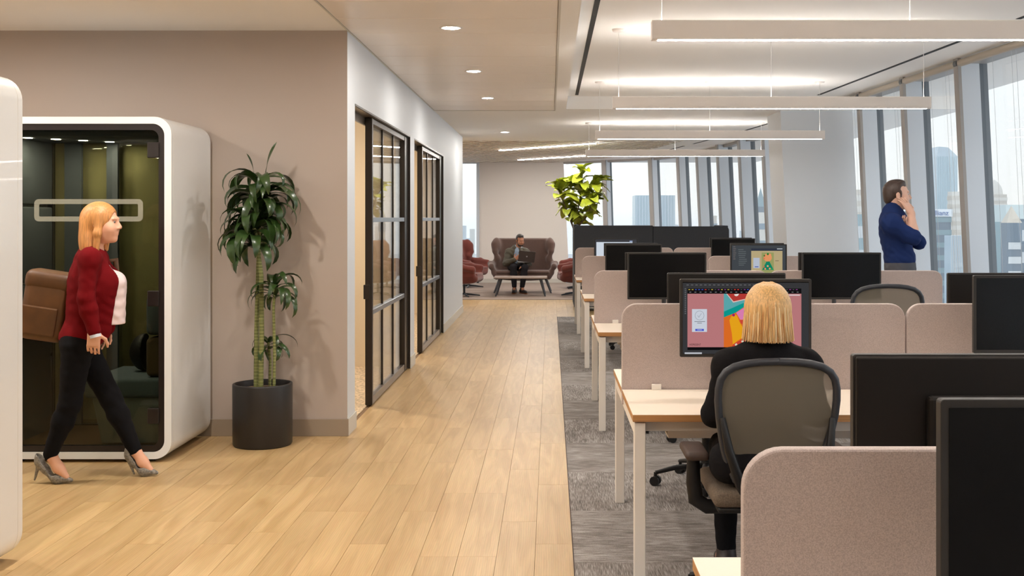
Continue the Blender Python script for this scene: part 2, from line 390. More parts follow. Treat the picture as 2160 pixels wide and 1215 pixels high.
MB().box((CE-.003, -4, -.004), (CE+.002, CY, .0012)).ob('edge_strip', 'stripe_dark', floor)
MB().box((-4.6, LY+.02, -.0055), (3.6, BY+.1, .002)).ob('lounge_carpet', 'lounge_carpet', floor)
MB().box((-4.6, LY-.03, -.0055), (3.6, LY+.02, .004)).ob('carpet_threshold', 'stripe_dark', floor)
MB().box((-4.6, 24.35, .0021), (3.2, 24.42, .0026)).ob('carpet_stripe', 'stripe_dark', floor)
MB().box((-5.3, 8.28, -.0055), (-1.545, 18.6, .004)).ob('room_carpet', 'room_carpet', floor)
# ------------------------------------------------------------------ walls
props(MB().box((-7.4, 8.08, 0), (-1.624, 8.28, ZL)).box((-1.624, 8.08, 0), (-1.474, 8.09, ZL)).ob('wall_left', 'taupe_paint'), 'taupe painted wall behind the white pod and the tall plant', 'wall', None, 'structure')
O1, O2, WE, XW = (8.40, 11.70), (12.07, 15.33), 18.7, -1.474
m_ = MB().box((XW-.15, 8.09, 0), (XW, O1[0], ZL)).box((XW-.15, O1[0], 2.44), (XW, O2[1], ZL)).box((XW-.15, O1[1], 0), (XW, O2[0], 2.44)).box((XW-.15, O2[1], 0), (XW, WE, ZL))
props(m_.ob('wall_corridor', 'white_paint'), 'pale white corridor wall holding two glazed sliding doors', 'wall', None, 'structure')
props(MB().box((-7.4, 8.066, 0), (XW+.012, 8.08, .124), .002, 1).ob('baseboard_left', 'base_taupe'), 'taupe baseboard along the wall beside the tall plant', 'baseboard', None, 'structure')
m_ = MB()
for a, b_ in ((8.068, O1[0]+.012), (O1[1]-.012, O2[0]+.012), (O2[1]-.012, WE+.012)): m_.box((XW, a, 0), (XW+.012, b_, .124), .002, 1)
props(m_.ob('baseboard_corridor', 'base_grey'), 'light grey baseboard along the corridor wall with doors', 'baseboard', None, 'structure')
props(MB().box((-5.45, 8.28, 0), (-5.3, WE, ZL)).ob('wall_room_side', 'beige_paint'), 'beige inner wall of the rooms behind the sliding doors', 'wall', None, 'structure')
props(MB().box((-5.3, 11.82, 0), (XW-.15, 11.95, ZL)).box((-5.3, 11.81, 0), (XW-.15, 11.82, .124)).ob('wall_room_divider', 'beige_paint'), 'beige wall seen through the gap of the nearest sliding door', 'wall', None, 'structure')
props(MB().box((-5.3, WE-.15, 0), (XW-.15, WE, ZL)).ob('wall_room_end', 'beige_paint'), 'beige end wall seen through the gap of the farther sliding door', 'wall', None, 'structure')
props(MB().box((-7.4, -4.4, 0), (-7.2, 8.08, ZL)).ob('wall_far_left', 'white_paint'), 'white lobby wall outside the picture beyond the pods', 'wall', None, 'structure')
props(MB().box((-7.4, -4.4, 0), (5.2, -4.2, 3.2)).ob('wall_rear', 'warm_white'), 'white wall closing the office behind the viewer', 'wall', None, 'structure')
props(MB().box((-4.75, WE, 0), (-4.6, 27.5, 3.2)).ob('wall_lounge_left', 'white_paint'), 'white side wall of the lounge hidden behind the corridor wall', 'wall', None, 'structure')
m_ = MB().add([(x+(LEAN*(ZL-z) if x > 0 else 0), y, z) for z in (0, 3.2) for (x, y) in ((-1.735, BY), (.32, BY), (.32, BY+.35), (-1.735, BY+.35))],
    [(0, 1, 5, 4), (1, 2, 6, 5), (2, 3, 7, 6), (3, 0, 4, 7), (4, 5, 6, 7), (3, 2, 1, 0)])
props(m_.ob('wall_back', 'warm_white'), 'white lounge wall behind the brown high-backed sofa', 'wall', None, 'structure')
props(MB().box((-1.735, BY-.012, 0), (.45, BY, .1)).ob('baseboard_back', 'base_grey'), 'pale baseboard of the lounge wall behind the sofa', 'baseboard', None, 'structure')
m_ = MB().add([(x+LEAN*(ZL-z), y, z) for z in (0, ZL) for (x, y) in ((2.91, 14.1), (3.82, 14.1), (3.82, 14.95), (2.91, 14.95))],
    [(0, 1, 5, 4), (1, 2, 6, 5), (2, 3, 7, 6), (3, 0, 4, 7), (4, 5, 6, 7)])
props(m_.ob('wall_pillar', 'white_paint'), 'broad white leaning pillar in front of the right windows', 'pillar', None, 'structure')
# ------------------------------------------------------------------ ceiling
SB = [(2.35, 19.6), (2.12, 21.2), (1.73, 24.0), (1.1, 25.6), (.3, 26.9), (.2, 27.3)]        # curved edge of the slatted field
ce = MB().box((-7.4, -4.4, ZL), (XW, 8.09, 3.3)).box((-5.45, 8.09, ZL), (XW-.001, WE, 3.3))
ce.box((XW, -4.4, ZL+.03), (.068, 14.1, 3.3)).box((.068, -4.4, ZL), (.196, 14.1, 3.3)).box((.196, -4.4, ZH), (5.2, 13.9, 3.3))
ce.box((XW, 14.1, ZL), (.196, 19.6, 3.3)).box((.196, 13.9, ZL), (5.2, 19.6, 3.3)).box((-4.75, WE, ZL), (XW, 19.6, 3.3))
ce.box((-4.75, 19.6, 3.14), (2.4, 28, 3.3))
for (a, b_) in zip(SB[:-1], SB[1:]):
    ce.add([(a[0], a[1], ZL), (5, a[1], ZL), (5, b_[1], ZL), (b_[0], b_[1], ZL), (a[0], a[1], 3.3), (5, a[1], 3.3), (5, b_[1], 3.3), (b_[0], b_[1], 3.3)],
           [(3, 2, 1, 0), (0, 3, 7, 4), (4, 7, 6, 5)])
ceiling = ce.ob('ceiling', 'ceiling_white', label='white plaster ceiling with a metal panel strip and wooden slats', cat='ceiling', kind='structure')
MB().box((XW, -4.2, ZL+.02), (.07, 14.1, ZL+.029)).ob('panel_backing', 'void_dark', ceiling)
pm = MB().box((XW+.012, -.2905, ZL), (.05, .2905, ZL+.012), .003, 1).me('ceiling_panel', 'panel_metal')
for k in range(31): link('ceiling_panel', pm, ceiling, (0, 14.08-.59*(k+.5), 0))
MB().box((.052, -4.2, ZL-.004), (.068, 14.1, ZL+.01)).box((XW, -4.2, ZL-.004), (XW+.01, 14.1, ZL+.01)).box((XW, 14.085, ZL-.004), (.068, 14.1, ZL+.01)).ob('panel_trim', 'base_grey', ceiling)
def slot(a, b_, z, wd=.04):
    a = Vector((*a, 0)); b_ = Vector((*b_, 0)); d = (b_-a).normalized(); s = Vector((-d.y, d.x, 0))*wd/2
    MB().add([p+Vector((0, 0, zz)) for zz in (z-.003, z+.004) for p in (a-s, a+s, b_+s, b_-s)], [(0, 1, 2, 3), (4, 5, 6, 7), (0, 1, 5, 4), (1, 2, 6, 5), (2, 3, 7, 6), (3, 0, 4, 7)]).ob('slot_diffuser', 'black_slot', ceiling)
slot((.333, -1), (.325, 13.75), ZH); slot((3.52, 9.45), (3.31, 13.75), ZH); slot((3.85, 2.8), (3.57, 8.5), ZH)
slot((3.2, 15.2), (3.0, 17.6), ZL); slot((2.9, 18.2), (2.62, 20.4), ZL); slot((2.52, 21.0), (2.25, 23.0), ZL); slot((2.1, 23.4), (1.75, 24.9), ZL)
dv = Vector((1.77, -2.1)).normalized(); nv = Vector((-dv.y, dv.x))
def in_field(p):
    if p[0] < -4.5 or p[1] < 19.62 or p[1] > BY-.02: return False
    for (a, b_) in zip(SB[:-1], SB[1:]):
        if a[1] <= p[1] <= b_[1]: return p[0] < a[0]+(b_[0]-a[0])*(p[1]-a[1])/(b_[1]-a[1])-.01
    return p[0] < 2
k = -60
while k < 60:
    o_ = Vector((-1, 23))+nv*(k*.26); ts = [t*.05 for t in range(-140, 141) if in_field(o_+dv*t*.05)]
    if len(ts) > 6:
        a = o_+dv*ts[0]; b_ = o_+dv*ts[-1]; s = nv*.05
        o_ = MB().add([(p.x, p.y, z) for z in (ZL-.005, ZL+.13) for p in (a-s, a+s, b_+s, b_-s)], [(3, 2, 1, 0), (4, 5, 6, 7), (0, 1, 5, 4), (1, 2, 6, 5), (2, 3, 7, 6), (3, 0, 4, 7)]).ob('ceiling_slat', 'slat_wood', ceiling); o_.data.materials.append(MATS['slat_bottom_shade']); o_.data.polygons[0].material_index = 1  # bottom face coloured darker, shade lines between slats painted in
    k += 1
# ------------------------------------------------------------------ windows
def out_n(i):
    a = Vector(G[max(i-1, 0)]); b_ = Vector(G[min(i+1, len(G)-1)]); d = (b_-a).normalized(); return Vector((d.y, -d.x)), d
def at(i, z, inn=0., along=0.):
    n, d = out_n(i); g = Vector(G[i])+n*(LEAN*(H-z)-inn)+d*along; return Vector((g.x, g.y, z))
def hexa(m, p, q):
    m.add(p+q, [(3, 2, 1, 0), (4, 5, 6, 7), (0, 1, 5, 4), (1, 2, 6, 5), (2, 3, 7, 6), (3, 0, 4, 7)]); return m
def win_label(i):
    nm = {9: 'leaning window bay cut off by the right edge of the picture', 10: 'leaning window bay looking out on the slender glass tower', 11: 'leaning window bay directly behind the standing man in navy', 12: 'leaning window bay just right of the broad white pillar',
          16: 'leaning window bay just left of the broad white pillar', 17: 'second leaning window bay left of the broad white pillar', 18: 'third leaning window bay left of the broad white pillar', 19: 'fourth leaning window bay left of the broad white pillar',
          20: 'fifth leaning window bay left of the pillar, in the curved corner', 21: 'wide window right of the fiddle leaf fig', 22: 'window edge beside the lounge wall behind the fiddle leaf fig'}
    return nm.get(i)
for i in range(len(G)):
    zt = ZH if G[i][1] < 14 else ZL
    if i == len(G)-1: continue
    lab = win_label(i)
    root = empty('window_%d' % (i+1), at(i, 0), 0, lab or 'leaning window bay of the right facade hidden from the picture', 'window', None if lab else 'hidden facade bays', 'structure')
    inv = Matrix.Translation(-at(i, 0))
    far = i >= 19
    fd, ft = (.20, .05) if not far else (.16, .06)
    def fin(m, i0, i1, t): return hexa(m, [at(i, 0, i0, -t), at(i, 0, i0, t), at(i, 0, i1, t), at(i, 0, i1, -t)], [at(i, zt, i0, -t), at(i, zt, i0, t), at(i, zt, i1, t), at(i, zt, i1, -t)])
    def put(m, nm, mt): o = m.ob(nm, mt, root); o.matrix_parent_inverse = inv; return o
    put(fin(MB(), .022, fd, ft), 'mullion', 'mullion_blue')
    put(fin(MB(), -.06, .02, ft*.8), 'gasket', 'mullion_dark')
    put(fin(MB(), fd, fd+.03, ft*1.05), 'mullion_cap', 'mullion_brown')
    if i+1 < len(G):
        j = i+1
        pn = MB(); hexa(pn, [at(i, .08, -.01), at(i, .08, 0), at(j, .08, 0), at(j, .08, -.01)], [at(i, zt, -.01), at(i, zt, 0), at(j, zt, 0), at(j, zt, -.01)]); put(pn, 'pane', 'window_glass')
        sl_ = MB(); hexa(sl_, [at(i, 0, -.05), at(i, 0, .15), at(j, 0, .15), at(j, 0, -.05)], [at(i, .1, -.05), at(i, .1, .15), at(j, .1, .15), at(j, .1, -.05)]); put(sl_, 'sill', 'mullion_blue')
        hd = MB(); hexa(hd, [at(i, zt-.05, -.05), at(i, zt-.05, .1), at(j, zt-.05, .1), at(j, zt-.05, -.05)], [at(i, zt, -.05), at(i, zt, .1), at(j, zt, .1), at(j, zt, -.05)]); put(hd, 'head', 'mullion_brown')
        if G[i][1] < 14:
            a = at(i, zt-.045, .2); b_ = at(j, zt-.045, .2)
            put(MB().cyl(a.lerp(b_, .03), a.lerp(b_, .97), .035, n=14), 'roller_blind', 'blind_beige')
            put(MB().cyl(a.lerp(b_, -.02), a.lerp(b_, .03), .042, n=10).box(a-Vector((.012, .03, .05)), a+Vector((.012, .03, .045))), 'bracket', 'mullion_dark')
            for f_ in (.30, .36, .62):
                c0 = at(i, zt-.06, .12).lerp(at(j, zt-.06, .12), f_); c1 = at(i, .2, .12).lerp(at(j, .2, .12), f_)
                put(MB().cyl(c0, c1, .0016, n=5), 'blind_cord', 'cord_white')
root = empty('window_30', (-3.2, BY, 0), 0, 'narrow tall window left of the lounge wall', 'window', None, 'structure')
MB().box((-1.4, 0, .08), (1.465, .01, ZL)).ob('pane', 'window_glass', root)
m_ = MB()
for x in (-1.4, .0, 1.40): m_.box((x, -.08, 0), (x+.06, .06, ZL))
m_.ob('mullion', 'mullion_blue', root); MB().box((-1.4, -.08, 0), (1.465, .06, .08)).ob('sill', 'mullion_blue', root); MB().box((-1.4, -.02, ZL-.03), (1.465, .06, ZL+.2)).ob('head', 'white_paint', root)
# ------------------------------------------------------------------ sliding doors
mat('door_metal', (150, 158, 168), .28, metal=.7)
def sliding_door(n, oy0, oy1, dy0, label):
    r = empty('door_%d' % n, (XW, oy0, 0), 0, label, 'door', None, 'structure')
    L = oy1-oy0; d0 = dy0-oy0
    x0, x1 = -.081, -.021
    ys = [d0+.05+(L-.26-d0-.05)*k/3 for k in range(4)]
    MB().box((x0, d0, .01), (x1, d0+.05, 2.42), .003, 1).ob('stile', 'bronze_frame', r)
    MB().box((x0, L-.26, .01), (x1, L-.005, 2.42), .003, 1).ob('stile', 'bronze_frame', r)
    for z0, z1, mt in ((.01, .075, 'bronze_light'), (.765, .807, 'door_metal'), (1.545, 1.585, 'door_metal'), (2.375, 2.42, 'bronze_frame')):
        MB().box((x0+.008, d0+.05, z0), (x1-.004, L-.26, z1), .002, 1).ob('rail', mt, r)
    zs = ((.075, .765), (.807, 1.545), (1.585, 2.375))
    for k in range(3):
        if k:
            for z0, z1 in zs: MB().box((-.062, ys[k]-.011, z0), (-.04, ys[k]+.011, z1)).ob('muntin', 'bronze_frame', r)
        for z0, z1 in zs: MB().box((-.056, ys[k]+.011*(k > 0), z0), (-.048, ys[k+1]-.011*(k < 2), z1)).ob('pane', 'door_glass', r)
    MB().box((x0-.012, d0-.014, .9), (x1-.02, d0+.02, 1.02), .003, 1).ob('lock', 'bronze_frame', r)
    MB().box((-.10, .005, 2.36), (-.085, L-.005, 2.44)).ob('track', 'bronze_light', r)
    MB().box((-.02, .0, 2.428), (.003, L, 2.443)).box((-.02, L-.012, 0), (.003, L, 2.43)).ob('frame', 'bronze_frame', r)
    MB().box((-.085, .01, 2.425), (-.005, L-.01, 2.439)).ob('head_channel', 'bronze_light', r)
sliding_door(1, O1[0], O1[1], 9.35, 'nearest sliding glass door, left ajar beside the taupe wall'); sliding_door(2, O2[0], O2[1], 13.0, 'farther sliding glass door, nearer to the lounge')
# ------------------------------------------------------------------ lamps
emis('led_corridor', (255, 248, 240), 360.)
def downlight(x, y, z, label, group=None):
    r = empty('downlight', (x, y, z), 0, label, 'downlight', group)
    MB().lathe([(.082, .002), (.082, -.004), (.062, -.006), (.060, .0)], n=28).ob('trim_ring', 'lamp_white', r)
    MB().lathe([(.0001, -.003), (.060, -.003)], n=28).ob('lens', 'led_corridor' if abs(x+.71) < .1 else 'led_spot', r)
for (y, l) in ((7.95, 'largest round downlight in the metal panel ceiling'), (10.3, 'middle round downlight in the metal panel ceiling'), (12.6, 'farthest round downlight in the metal panel ceiling')): downlight(-.71, y, ZL, l)
downlight(-.72, 17.6, ZL, 'small round downlight in the plaster ceiling before the slats')
for x, y in ((-.71, 5.6), (-.71, 3.2), (-.71, .8), (-4.0, 6.4), (-4.0, 3.2), (-4.0, .5), (-2.4, 1.6), (-2.35, 6.1), (-5.3, 6.2), (-2.35, 3.9), (-3.2, 10.6), (-2.3, 10.0), (-3.2, 14.6), (-2.3, 13.6), (-2.4, 16.8), (-3.2, 20.6), (-3.2, 24.6)):  # corridor row continues unseen; lobby and room ones added for brightness
    downlight(x, y, ZL, 'unseen round ceiling downlight added outside the picture', 'unseen downlights added outside the picture')
def pendant(Y, label, group=None):
    x0, x1, z0, z1 = .5, 3.055, 2.46, 2.555; zc = ZH if Y < 13.9 else ZL
    r = empty('pendant_light', ((x0+x1)/2, Y, z0), 0, label, 'pendant light', group); L = (x1-x0)/2
    ol = rrect(-.035, 0, .035, z1-z0, .006, 3)
    m = MB(); m.prism(ol, 2*L, Matrix(((0, 0, 1, -L), (1, 0, 0, 0), (0, 1, 0, 0), (0, 0, 0, 1))), .0); m.ob('housing', 'lamp_white', r)
    MB().box((-L+.03, -.020, -.0008), (L-.03, .020, .001)).ob('diffuser', 'led_down', r)
    MB().box((-L+.03, -.017, z1-z0-.001), (L-.03, .017, z1-z0+.0006)).ob('uplight_diffuser', 'led_up', r)
    for x in (-L+.05, 0, L-.05):
        MB().cyl((x, 0, z1-z0), (x, 0, zc-z0), .0022, n=6).ob('cable', 'steel_cable', r)
        MB().lathe([(.001, zc-z0-.02), (.05, zc-z0-.018), (.055, zc-z0)], (x, 0, 0), 20).ob('canopy', 'lamp_white', r)
BENCH = [2.05+3.46*k for k in range(5)]
pendant(BENCH[1], 'largest white linear pendant light at the top right'); pendant(BENCH[2], 'second largest white linear pendant light over the desks')
pendant(BENCH[3], 'third white linear pendant light, in front of the white pillar'); pendant(BENCH[4], 'smallest and farthest white linear pendant light')
pendant(BENCH[0], 'white linear pendant light above the picture', 'pendants outside the picture'); pendant(BENCH[0]-3.46, 'white linear pendant light above the picture', 'pendants outside the picture')
for (a, b_, l) in (((-.985, 22.0), (.79, 19.95), 'nearer glowing linear light set in the wooden slat ceiling'), ((-.72, 25.6), (1.37, 23.2), 'farther glowing linear light set in the wooden slat ceiling')):
    a = Vector(a); b_ = Vector(b_); c = (a+b_)/2; d = (b_-a); s = Vector((-d.y, d.x)).normalized()*.04
    r = empty('linear_light', (c.x, c.y, ZL), 0, l, 'linear light')
    def bar(z0, z1, g): return MB().add([(p.x-c.x, p.y-c.y, z) for z in (z0, z1) for p in (a-s*g, a+s*g, b_+s*g, b_-s*g)], [(3, 2, 1, 0), (4, 5, 6, 7), (0, 1, 5, 4), (1, 2, 6, 5), (2, 3, 7, 6), (3, 0, 4, 7)])
    bar(-.02, .06, 1.3).ob('housing', 'lamp_white', r); bar(-.03, -.0201, 1).ob('diffuser', 'led_slat', r)
# ================================================================== desks
mat('laminate', (240, 226, 208), .38); mat('ply_edge', (176, 126, 76), .5, noise=((2, 2, 120), .2)); mat('desk_white', (226, 218, 208), .4)
mat('felt_rose', (182, 167, 161), .95, noise=((420, 420, 420), .2, 3), bump=((500, 500, 500), .4), sheen=.2, spec=.1)
mat('monitor_black', (24, 20, 17), .42, spec=.3); mat('monitor_bezel', (46, 43, 41), .45, spec=.35); mat('screen_off', (6, 6, 7), .22, spec=.3); mat('arm_grey', (70, 70, 72), .4, metal=.4)
mat('dell_grey', (160, 160, 165), .4)
DX0, DX1, DM, DZ, DD = .354, 3.154, 1.754, .735, .725
order = ['nearest', 'second', 'third', 'fourth', 'farthest']
def bench(Y, lab):
    r = empty('bench_desk', (DM, Y, 0), 0, lab, 'desk', 'white bench desks in rows')
    for sx in (0, 1):
        for sy in (-1, 1):
            x0, x1 = ((DX0-DM, -.002), (.002, DX1-DM))[sx]; y0, y1 = sorted((sy*.018, sy*DD))
            t = MB().box((x0, y0, DZ-.031), (x1, y1, DZ-.0012), .0015, 1).ob('tabletop', 'ply_edge', r)
            MB().box((x0, y0, DZ-.0012), (x1, y1, DZ), .0004, 1).ob('laminate', 'laminate', t)
    for x in (DX0-DM+.007, -.025, DX1-DM-.057):
        for sy in (-1, 1): MB().box((x, sy*(DD-.04)-.025, 0), (x+.05, sy*(DD-.04)+.025, DZ-.037), .003, 1).ob('leg', 'desk_white', r)
        MB().box((x, -(DD-.066), DZ-.09), (x+.05, DD-.066, DZ-.037), .003, 1).ob('side_rail', 'desk_white', r)
    for sy in (-1, 1): MB().box((DX0-DM+.06, sy*(DD-.10)-.02, DZ-.085), (DX1-DM-.06, sy*(DD-.10)+.02, DZ-.036), .003, 1).ob('beam', 'desk_white', r)
    for sy in (-1, 1): MB().box((DX0-DM+.2, sy*.2-.07, DZ-.19), (DX1-DM-.2, sy*.2+.07, DZ-.18)).box((DX0-DM+.2, sy*.2-.07, DZ-.18), (DX1-DM-.2, sy*.2-.065, DZ-.12)).box((DX0-DM+.2, sy*.2+.065, DZ-.18), (DX1-DM-.2, sy*.2+.07, DZ-.035)).ob('cable_tray', 'desk_white', r)
    return r
def divider(x0, x1, Y, lab):
    r = empty('desk_divider', ((x0+x1)/2, Y, .66), 0, lab, 'divider', 'rose felt desk dividers'); w2 = (x1-x0)/2
    m = MB(); m.prism(rrect(-w2, 0, w2, 1.158-.66, .075, 8, (0, 0, 1, 1)), .03, Matrix.Translation((0, -.015, 0)) @ XZ, .005); m.ob('panel', 'felt_rose', r)
    for x in (-w2+.17, w2-.2):
        for sy in (-1, 1): MB().box((x-.024, min(sy*.034, sy*.0155), .075), (x+.024, max(sy*.034, sy*.0155), .103), .002, 1).ob('clamp', 'desk_white', r)
for k, Y in enumerate(BENCH):
    bench(Y, ['white bench desk nearest the viewer at the bottom right', 'white bench desk at which the blonde woman sits', 'white bench desk between the woman and the standing man', 'white bench desk, second from the dark felt booth', 'white bench desk right in front of the dark felt booth'][k])
    divider(DX0-.002, DM-.003, Y, ['largest rose felt divider at the bottom right corner', 'rose felt divider behind the screen of the seated woman', 'left rose felt divider of the third desk row', 'left rose felt divider of the fourth desk row', 'left rose felt divider of the farthest desk row'][k])
    divider(DM+.003, DX1, Y, ['right rose felt divider of the nearest desk row', 'rose felt divider to the right of the seated woman', 'rose felt divider in front of the standing man', 'right rose felt divider of the fourth desk row', 'right rose felt divider of the farthest desk row'][k])
# ------------------------------------------------------------------ monitors
MW, MH = .615, .365
def flat(name, poly, col, parent, y, m=None):
    """flat patch on a screen; poly in local x,z"""
    mt = m or ('px_%d_%d_%d' % col)
    if mt not in MATS: emis(mt, col, .85)
    return MB().add([(x, y, z) for x, z in poly], [list(range(len(poly)))]).ob(name, mt, parent)
def monitor(xc, Ydiv, side, lab, ztop=1.295, tilt=0.):
    """side -1 stands on the near desk and faces the viewer, +1 on the far desk, showing its back"""
    r = empty('monitor', (xc, Ydiv+side*.06, DZ), 0 if side < 0 else PI, lab, 'monitor', 'black desk monitors')
    zc = ztop-MH/2-DZ; yf = -.24
    MB().prism(rrect(-MW/2, zc-MH/2, MW/2, zc+MH/2, .006, 3), .022, Matrix.Translation((0, yf, 0)) @ XZ, .0015).ob('bezel', 'monitor_bezel', r)
    b = MB().box((-MW/2+.004, yf+.022, zc-MH/2+.004), (MW/2-.004, yf+.034, zc+MH/2-.004), .004, 2).box((-.16, yf+.033, zc-.1), (.16, yf+.058, zc+.1), .008, 2).ob('back_housing', 'monitor_black', r)
    MB().cyl((0, yf+.058, zc), (0, yf+.062, zc), .018, n=20).ob('emblem', 'monitor_bezel', b)
    s = MB().box((-MW/2+.013, yf-.0012, zc-MH/2+.017), (MW/2-.013, yf+.001, zc+MH/2-.013)).ob('screen', 'screen_off', r)
    a = MB().cyl((0, 0, 0), (0, 0, zc+.02), .017, n=14).box((-.045, -.03, 0), (.045, .03, .018), .004)
    a.tube([(0, 0, zc), (0, -.07, zc), (0, yf+.055, zc)], .015, 10).box((-.05, yf+.05, zc-.05), (.05, yf+.062, zc+.05), .003); a.ob('arm', 'arm_grey', r)
    return r, s, zc, yf
B = BENCH
mons = {}
def L(px, Y): return (px-VX)*Y/F
for key, xl, k, sd, lab in (
    ('n1', .613, 0, -1, 'largest dark monitor at the bottom right corner, facing the viewer'), ('f1', .632, 0, 1, 'dark monitor back behind the largest rose divider'),
    ('w', .606, 1, -1, 'monitor showing a pink page and artwork, before the blonde woman'), ('f2', .608, 1, 1, 'monitor back just behind the pink screen of the seated woman'),
    ('n2b', 1.98, 1, -1, 'dark monitor cut by the right edge, on the seated woman\'s desk row'), ('f2b', 2.065, 1, 1, 'dark monitor back at the right edge below the windows'),
    ('n3', .60, 2, -1, 'large black monitor on the left of the third desk row'), ('f3', .62, 2, 1, 'monitor back on the left of the third desk row'),
    ('n3b', 1.96, 2, -1, 'black monitor in front of the standing man'), ('f3b', 2.06, 2, 1, 'monitor back left of the standing man'),
    ('n4', .597, 3, -1, 'black monitor on the left of the fourth desk row'), ('f4', .61, 3, 1, 'monitor back on the left of the fourth desk row'),
    ('n4b', 1.96, 3, -1, 'monitor with a yellow and green picture before the pillar'), ('f4b', 2.05, 3, 1, 'monitor back behind the yellow and green picture screen'),
    ('n5', .61, 4, -1, 'monitor with a white glowing screen on the farthest desk row'), ('n5b', 2.25, 4, -1, 'small black monitor at the right of the farthest desk row'), ('f5b', 2.31, 4, 1, 'small monitor back at the right of the farthest desk row'),
    ('n1b', 1.98, 0, -1, 'dark monitor on the nearest desk row, outside the picture')):
    mons[key] = monitor(xl+MW/2, B[k], sd, lab, 1.295 if key not in ('n3', 'n2b', 'n3b') else 1.312)
text('logo', 'DELL', .012, 'dell_grey', mons['n3b'][0], Matrix.Translation((MW/2-.05, mons['n3b'][3]-.0005, mons['n3b'][2]-MH/2+.004)) @ Matrix.Rotation(PI/2, 4, 'X'))
# the woman's screen
r, s, zc, yf = mons['w']
def S(px, py): return ((px-1571.5)/283*MW, zc+MH/2-(py-590)/165*MH)
def rect(x0, y0, x1, y1): return [S(x0, y1), S(x1, y1), S(x1, y0), S(x0, y0)]
def K(*pts): return [S(1420+x/6.394, 580+y/6.394) for x, y in pts]
def disc(px, py, rad, n=20, a0=0, a1=2*PI): return [S(px+rad*math.cos(a0+(a1-a0)*i/n), py+rad*math.sin(a0+(a1-a0)*i/n)) for i in range(n)]
y = yf-.0016; d = .00022
flat('window_frame', rect(1436, 598, 1707, 748), (52, 52, 54), s, y)
flat('toolbar', rect(1446, 610, 1691, 621), (18, 16, 18), s, y-d)
for i in range(34): flat('tab', rect(1448+7*i, 611.5, 1448+7*i+4, 613.2), random.choice([(190, 60, 50), (60, 80, 170), (170, 150, 60), (120, 60, 120), (70, 70, 75)]), s, y-2*d)
for i in range(22): flat('tool', rect(1450+11*i, 617, 1454+11*i, 618.4), (120, 120, 122), s, y-2*d)
for i in range(16): flat('menu_item', rect(1444+9.5*i, 602, 1449+9.5*i, 603.2), (110, 110, 112), s, y-d)
for i in range(14): flat('tool_icon', rect(1440, 610+4*i, 1443, 611.6+4*i), (105, 108, 112), s, y-d)
flat('page', rect(1446, 621, 1691, 734), (172, 112, 114), s, y-d)
flat('footer', rect(1446, 734, 1691, 740), (14, 12, 14), s, y-d); flat('search_field', rect(1440, 745, 1477, 748.5), (176, 178, 184), s, y-d)
flat('artwork', K((666, 262), (1170, 262), (1170, 985), (666, 985)), (206, 100, 34), s, y-2*d)
for poly, col, lv in ((((666, 262), (700, 262), (790, 375), (1000, 330), (1000, 360), (666, 505)), (84, 156, 160), 3), (((666, 500), (1000, 335), (1000, 405), (830, 518), (666, 582)), (10, 142, 132), 3),
    (((712, 262), (800, 366), (1000, 322), (1170, 300), (1170, 262)), (168, 54, 48), 4), (((700, 262), (712, 262), (800, 366), (1000, 322), (1000, 334), (795, 382)), (206, 178, 172), 4),
    (((835, 520), (985, 425), (1170, 400), (1170, 612), (890, 612), (860, 560)), (204, 118, 166), 4), (((885, 620), (1000, 610), (1170, 600), (1170, 685), (900, 668)), (190, 66, 50), 5),
    (((925, 670), (1000, 670), (1170, 680), (1170, 905), (1010, 890), (940, 830)), (120, 40, 56), 5),
    (((742, 620), (770, 565), (815, 535), (850, 560), (880, 640), (940, 740), (930, 850), (850, 900), (790, 950), (776, 800)), (216, 152, 26), 6),
    (((770, 985), (800, 940), (930, 868), (1040, 930), (1060, 985)), (186, 62, 46), 7)):
    flat('shape', K(*poly), col, s, y-lv*d)
flat('spot', disc(1420+800/6.394, 580+550/6.394, 3.2, 12), (160, 30, 90), s, y-8*d); flat('half_disc', disc(1420+838/6.394, 621, 5.2, 12, 0, PI), (214, 206, 200), s, y-8*d)
for i, j in ((0, 0), (1, 1), (2, 0), (2, 1.9), (3, 1), (4, .2), (4, 2)): flat('check', K((815+44*i, 945-22*i+42*j/1.4), (842+44*i, 930-22*i+42*j/1.4), (855+44*i, 955-22*i+42*j/1.4), (828+44*i, 970-22*i+42*j/1.4)), (206, 198, 176), s, y-9*d)
flat('card', rect(1455.7, 653.5, 1488, 701.7), (190, 196, 206), s, y-2*d)
ring = MB()
for i in range(24):
    a, b_ = 2*PI*i/24, 2*PI*(i+1)/24
    ring.add([(q[0], y-3*d, q[1]) for q in (S(1472+10*math.cos(a), 667+10*math.sin(a)), S(1472+10*math.cos(b_), 667+10*math.sin(b_)), S(1472+9.2*math.cos(b_), 667+9.2*math.sin(b_)), S(1472+9.2*math.cos(a), 667+9.2*math.sin(a)))], [(0, 1, 2, 3)])
emis('px_ring', (138, 142, 150), .85); ring.ob('tick_ring', 'px_ring', s)
flat('tick', [S(1467.5, 667), S(1470.5, 671.5), S(1476.5, 662.5), S(1476, 662), S(1470.5, 670), S(1468, 666.4)], (138, 142, 150), s, y-3*d)
for (x0, x1, yy) in ((1461, 1484, 679.3), (1467, 1477, 682.6)): flat('caption', rect(x0, yy, x1, yy+1.2), (110, 112, 120), s, y-3*d)
flat('button', rect(1462.7, 695.3, 1481.3, 699.8), (72, 84, 186), s, y-3*d); flat('button_text', rect(1467, 697, 1477, 698), (190, 196, 220), s, y-4*d)
emis('px_ink', (50, 26, 32), .85)
p0 = S(1449.7, 730.8); text('wordmark', 'WEPRESENT', .0138, 'px_ink', s, Matrix.Translation((p0[0], y-2*d, p0[1])) @ Matrix.Rotation(PI/2, 4, 'X'), 0, font_scale_x=.72)
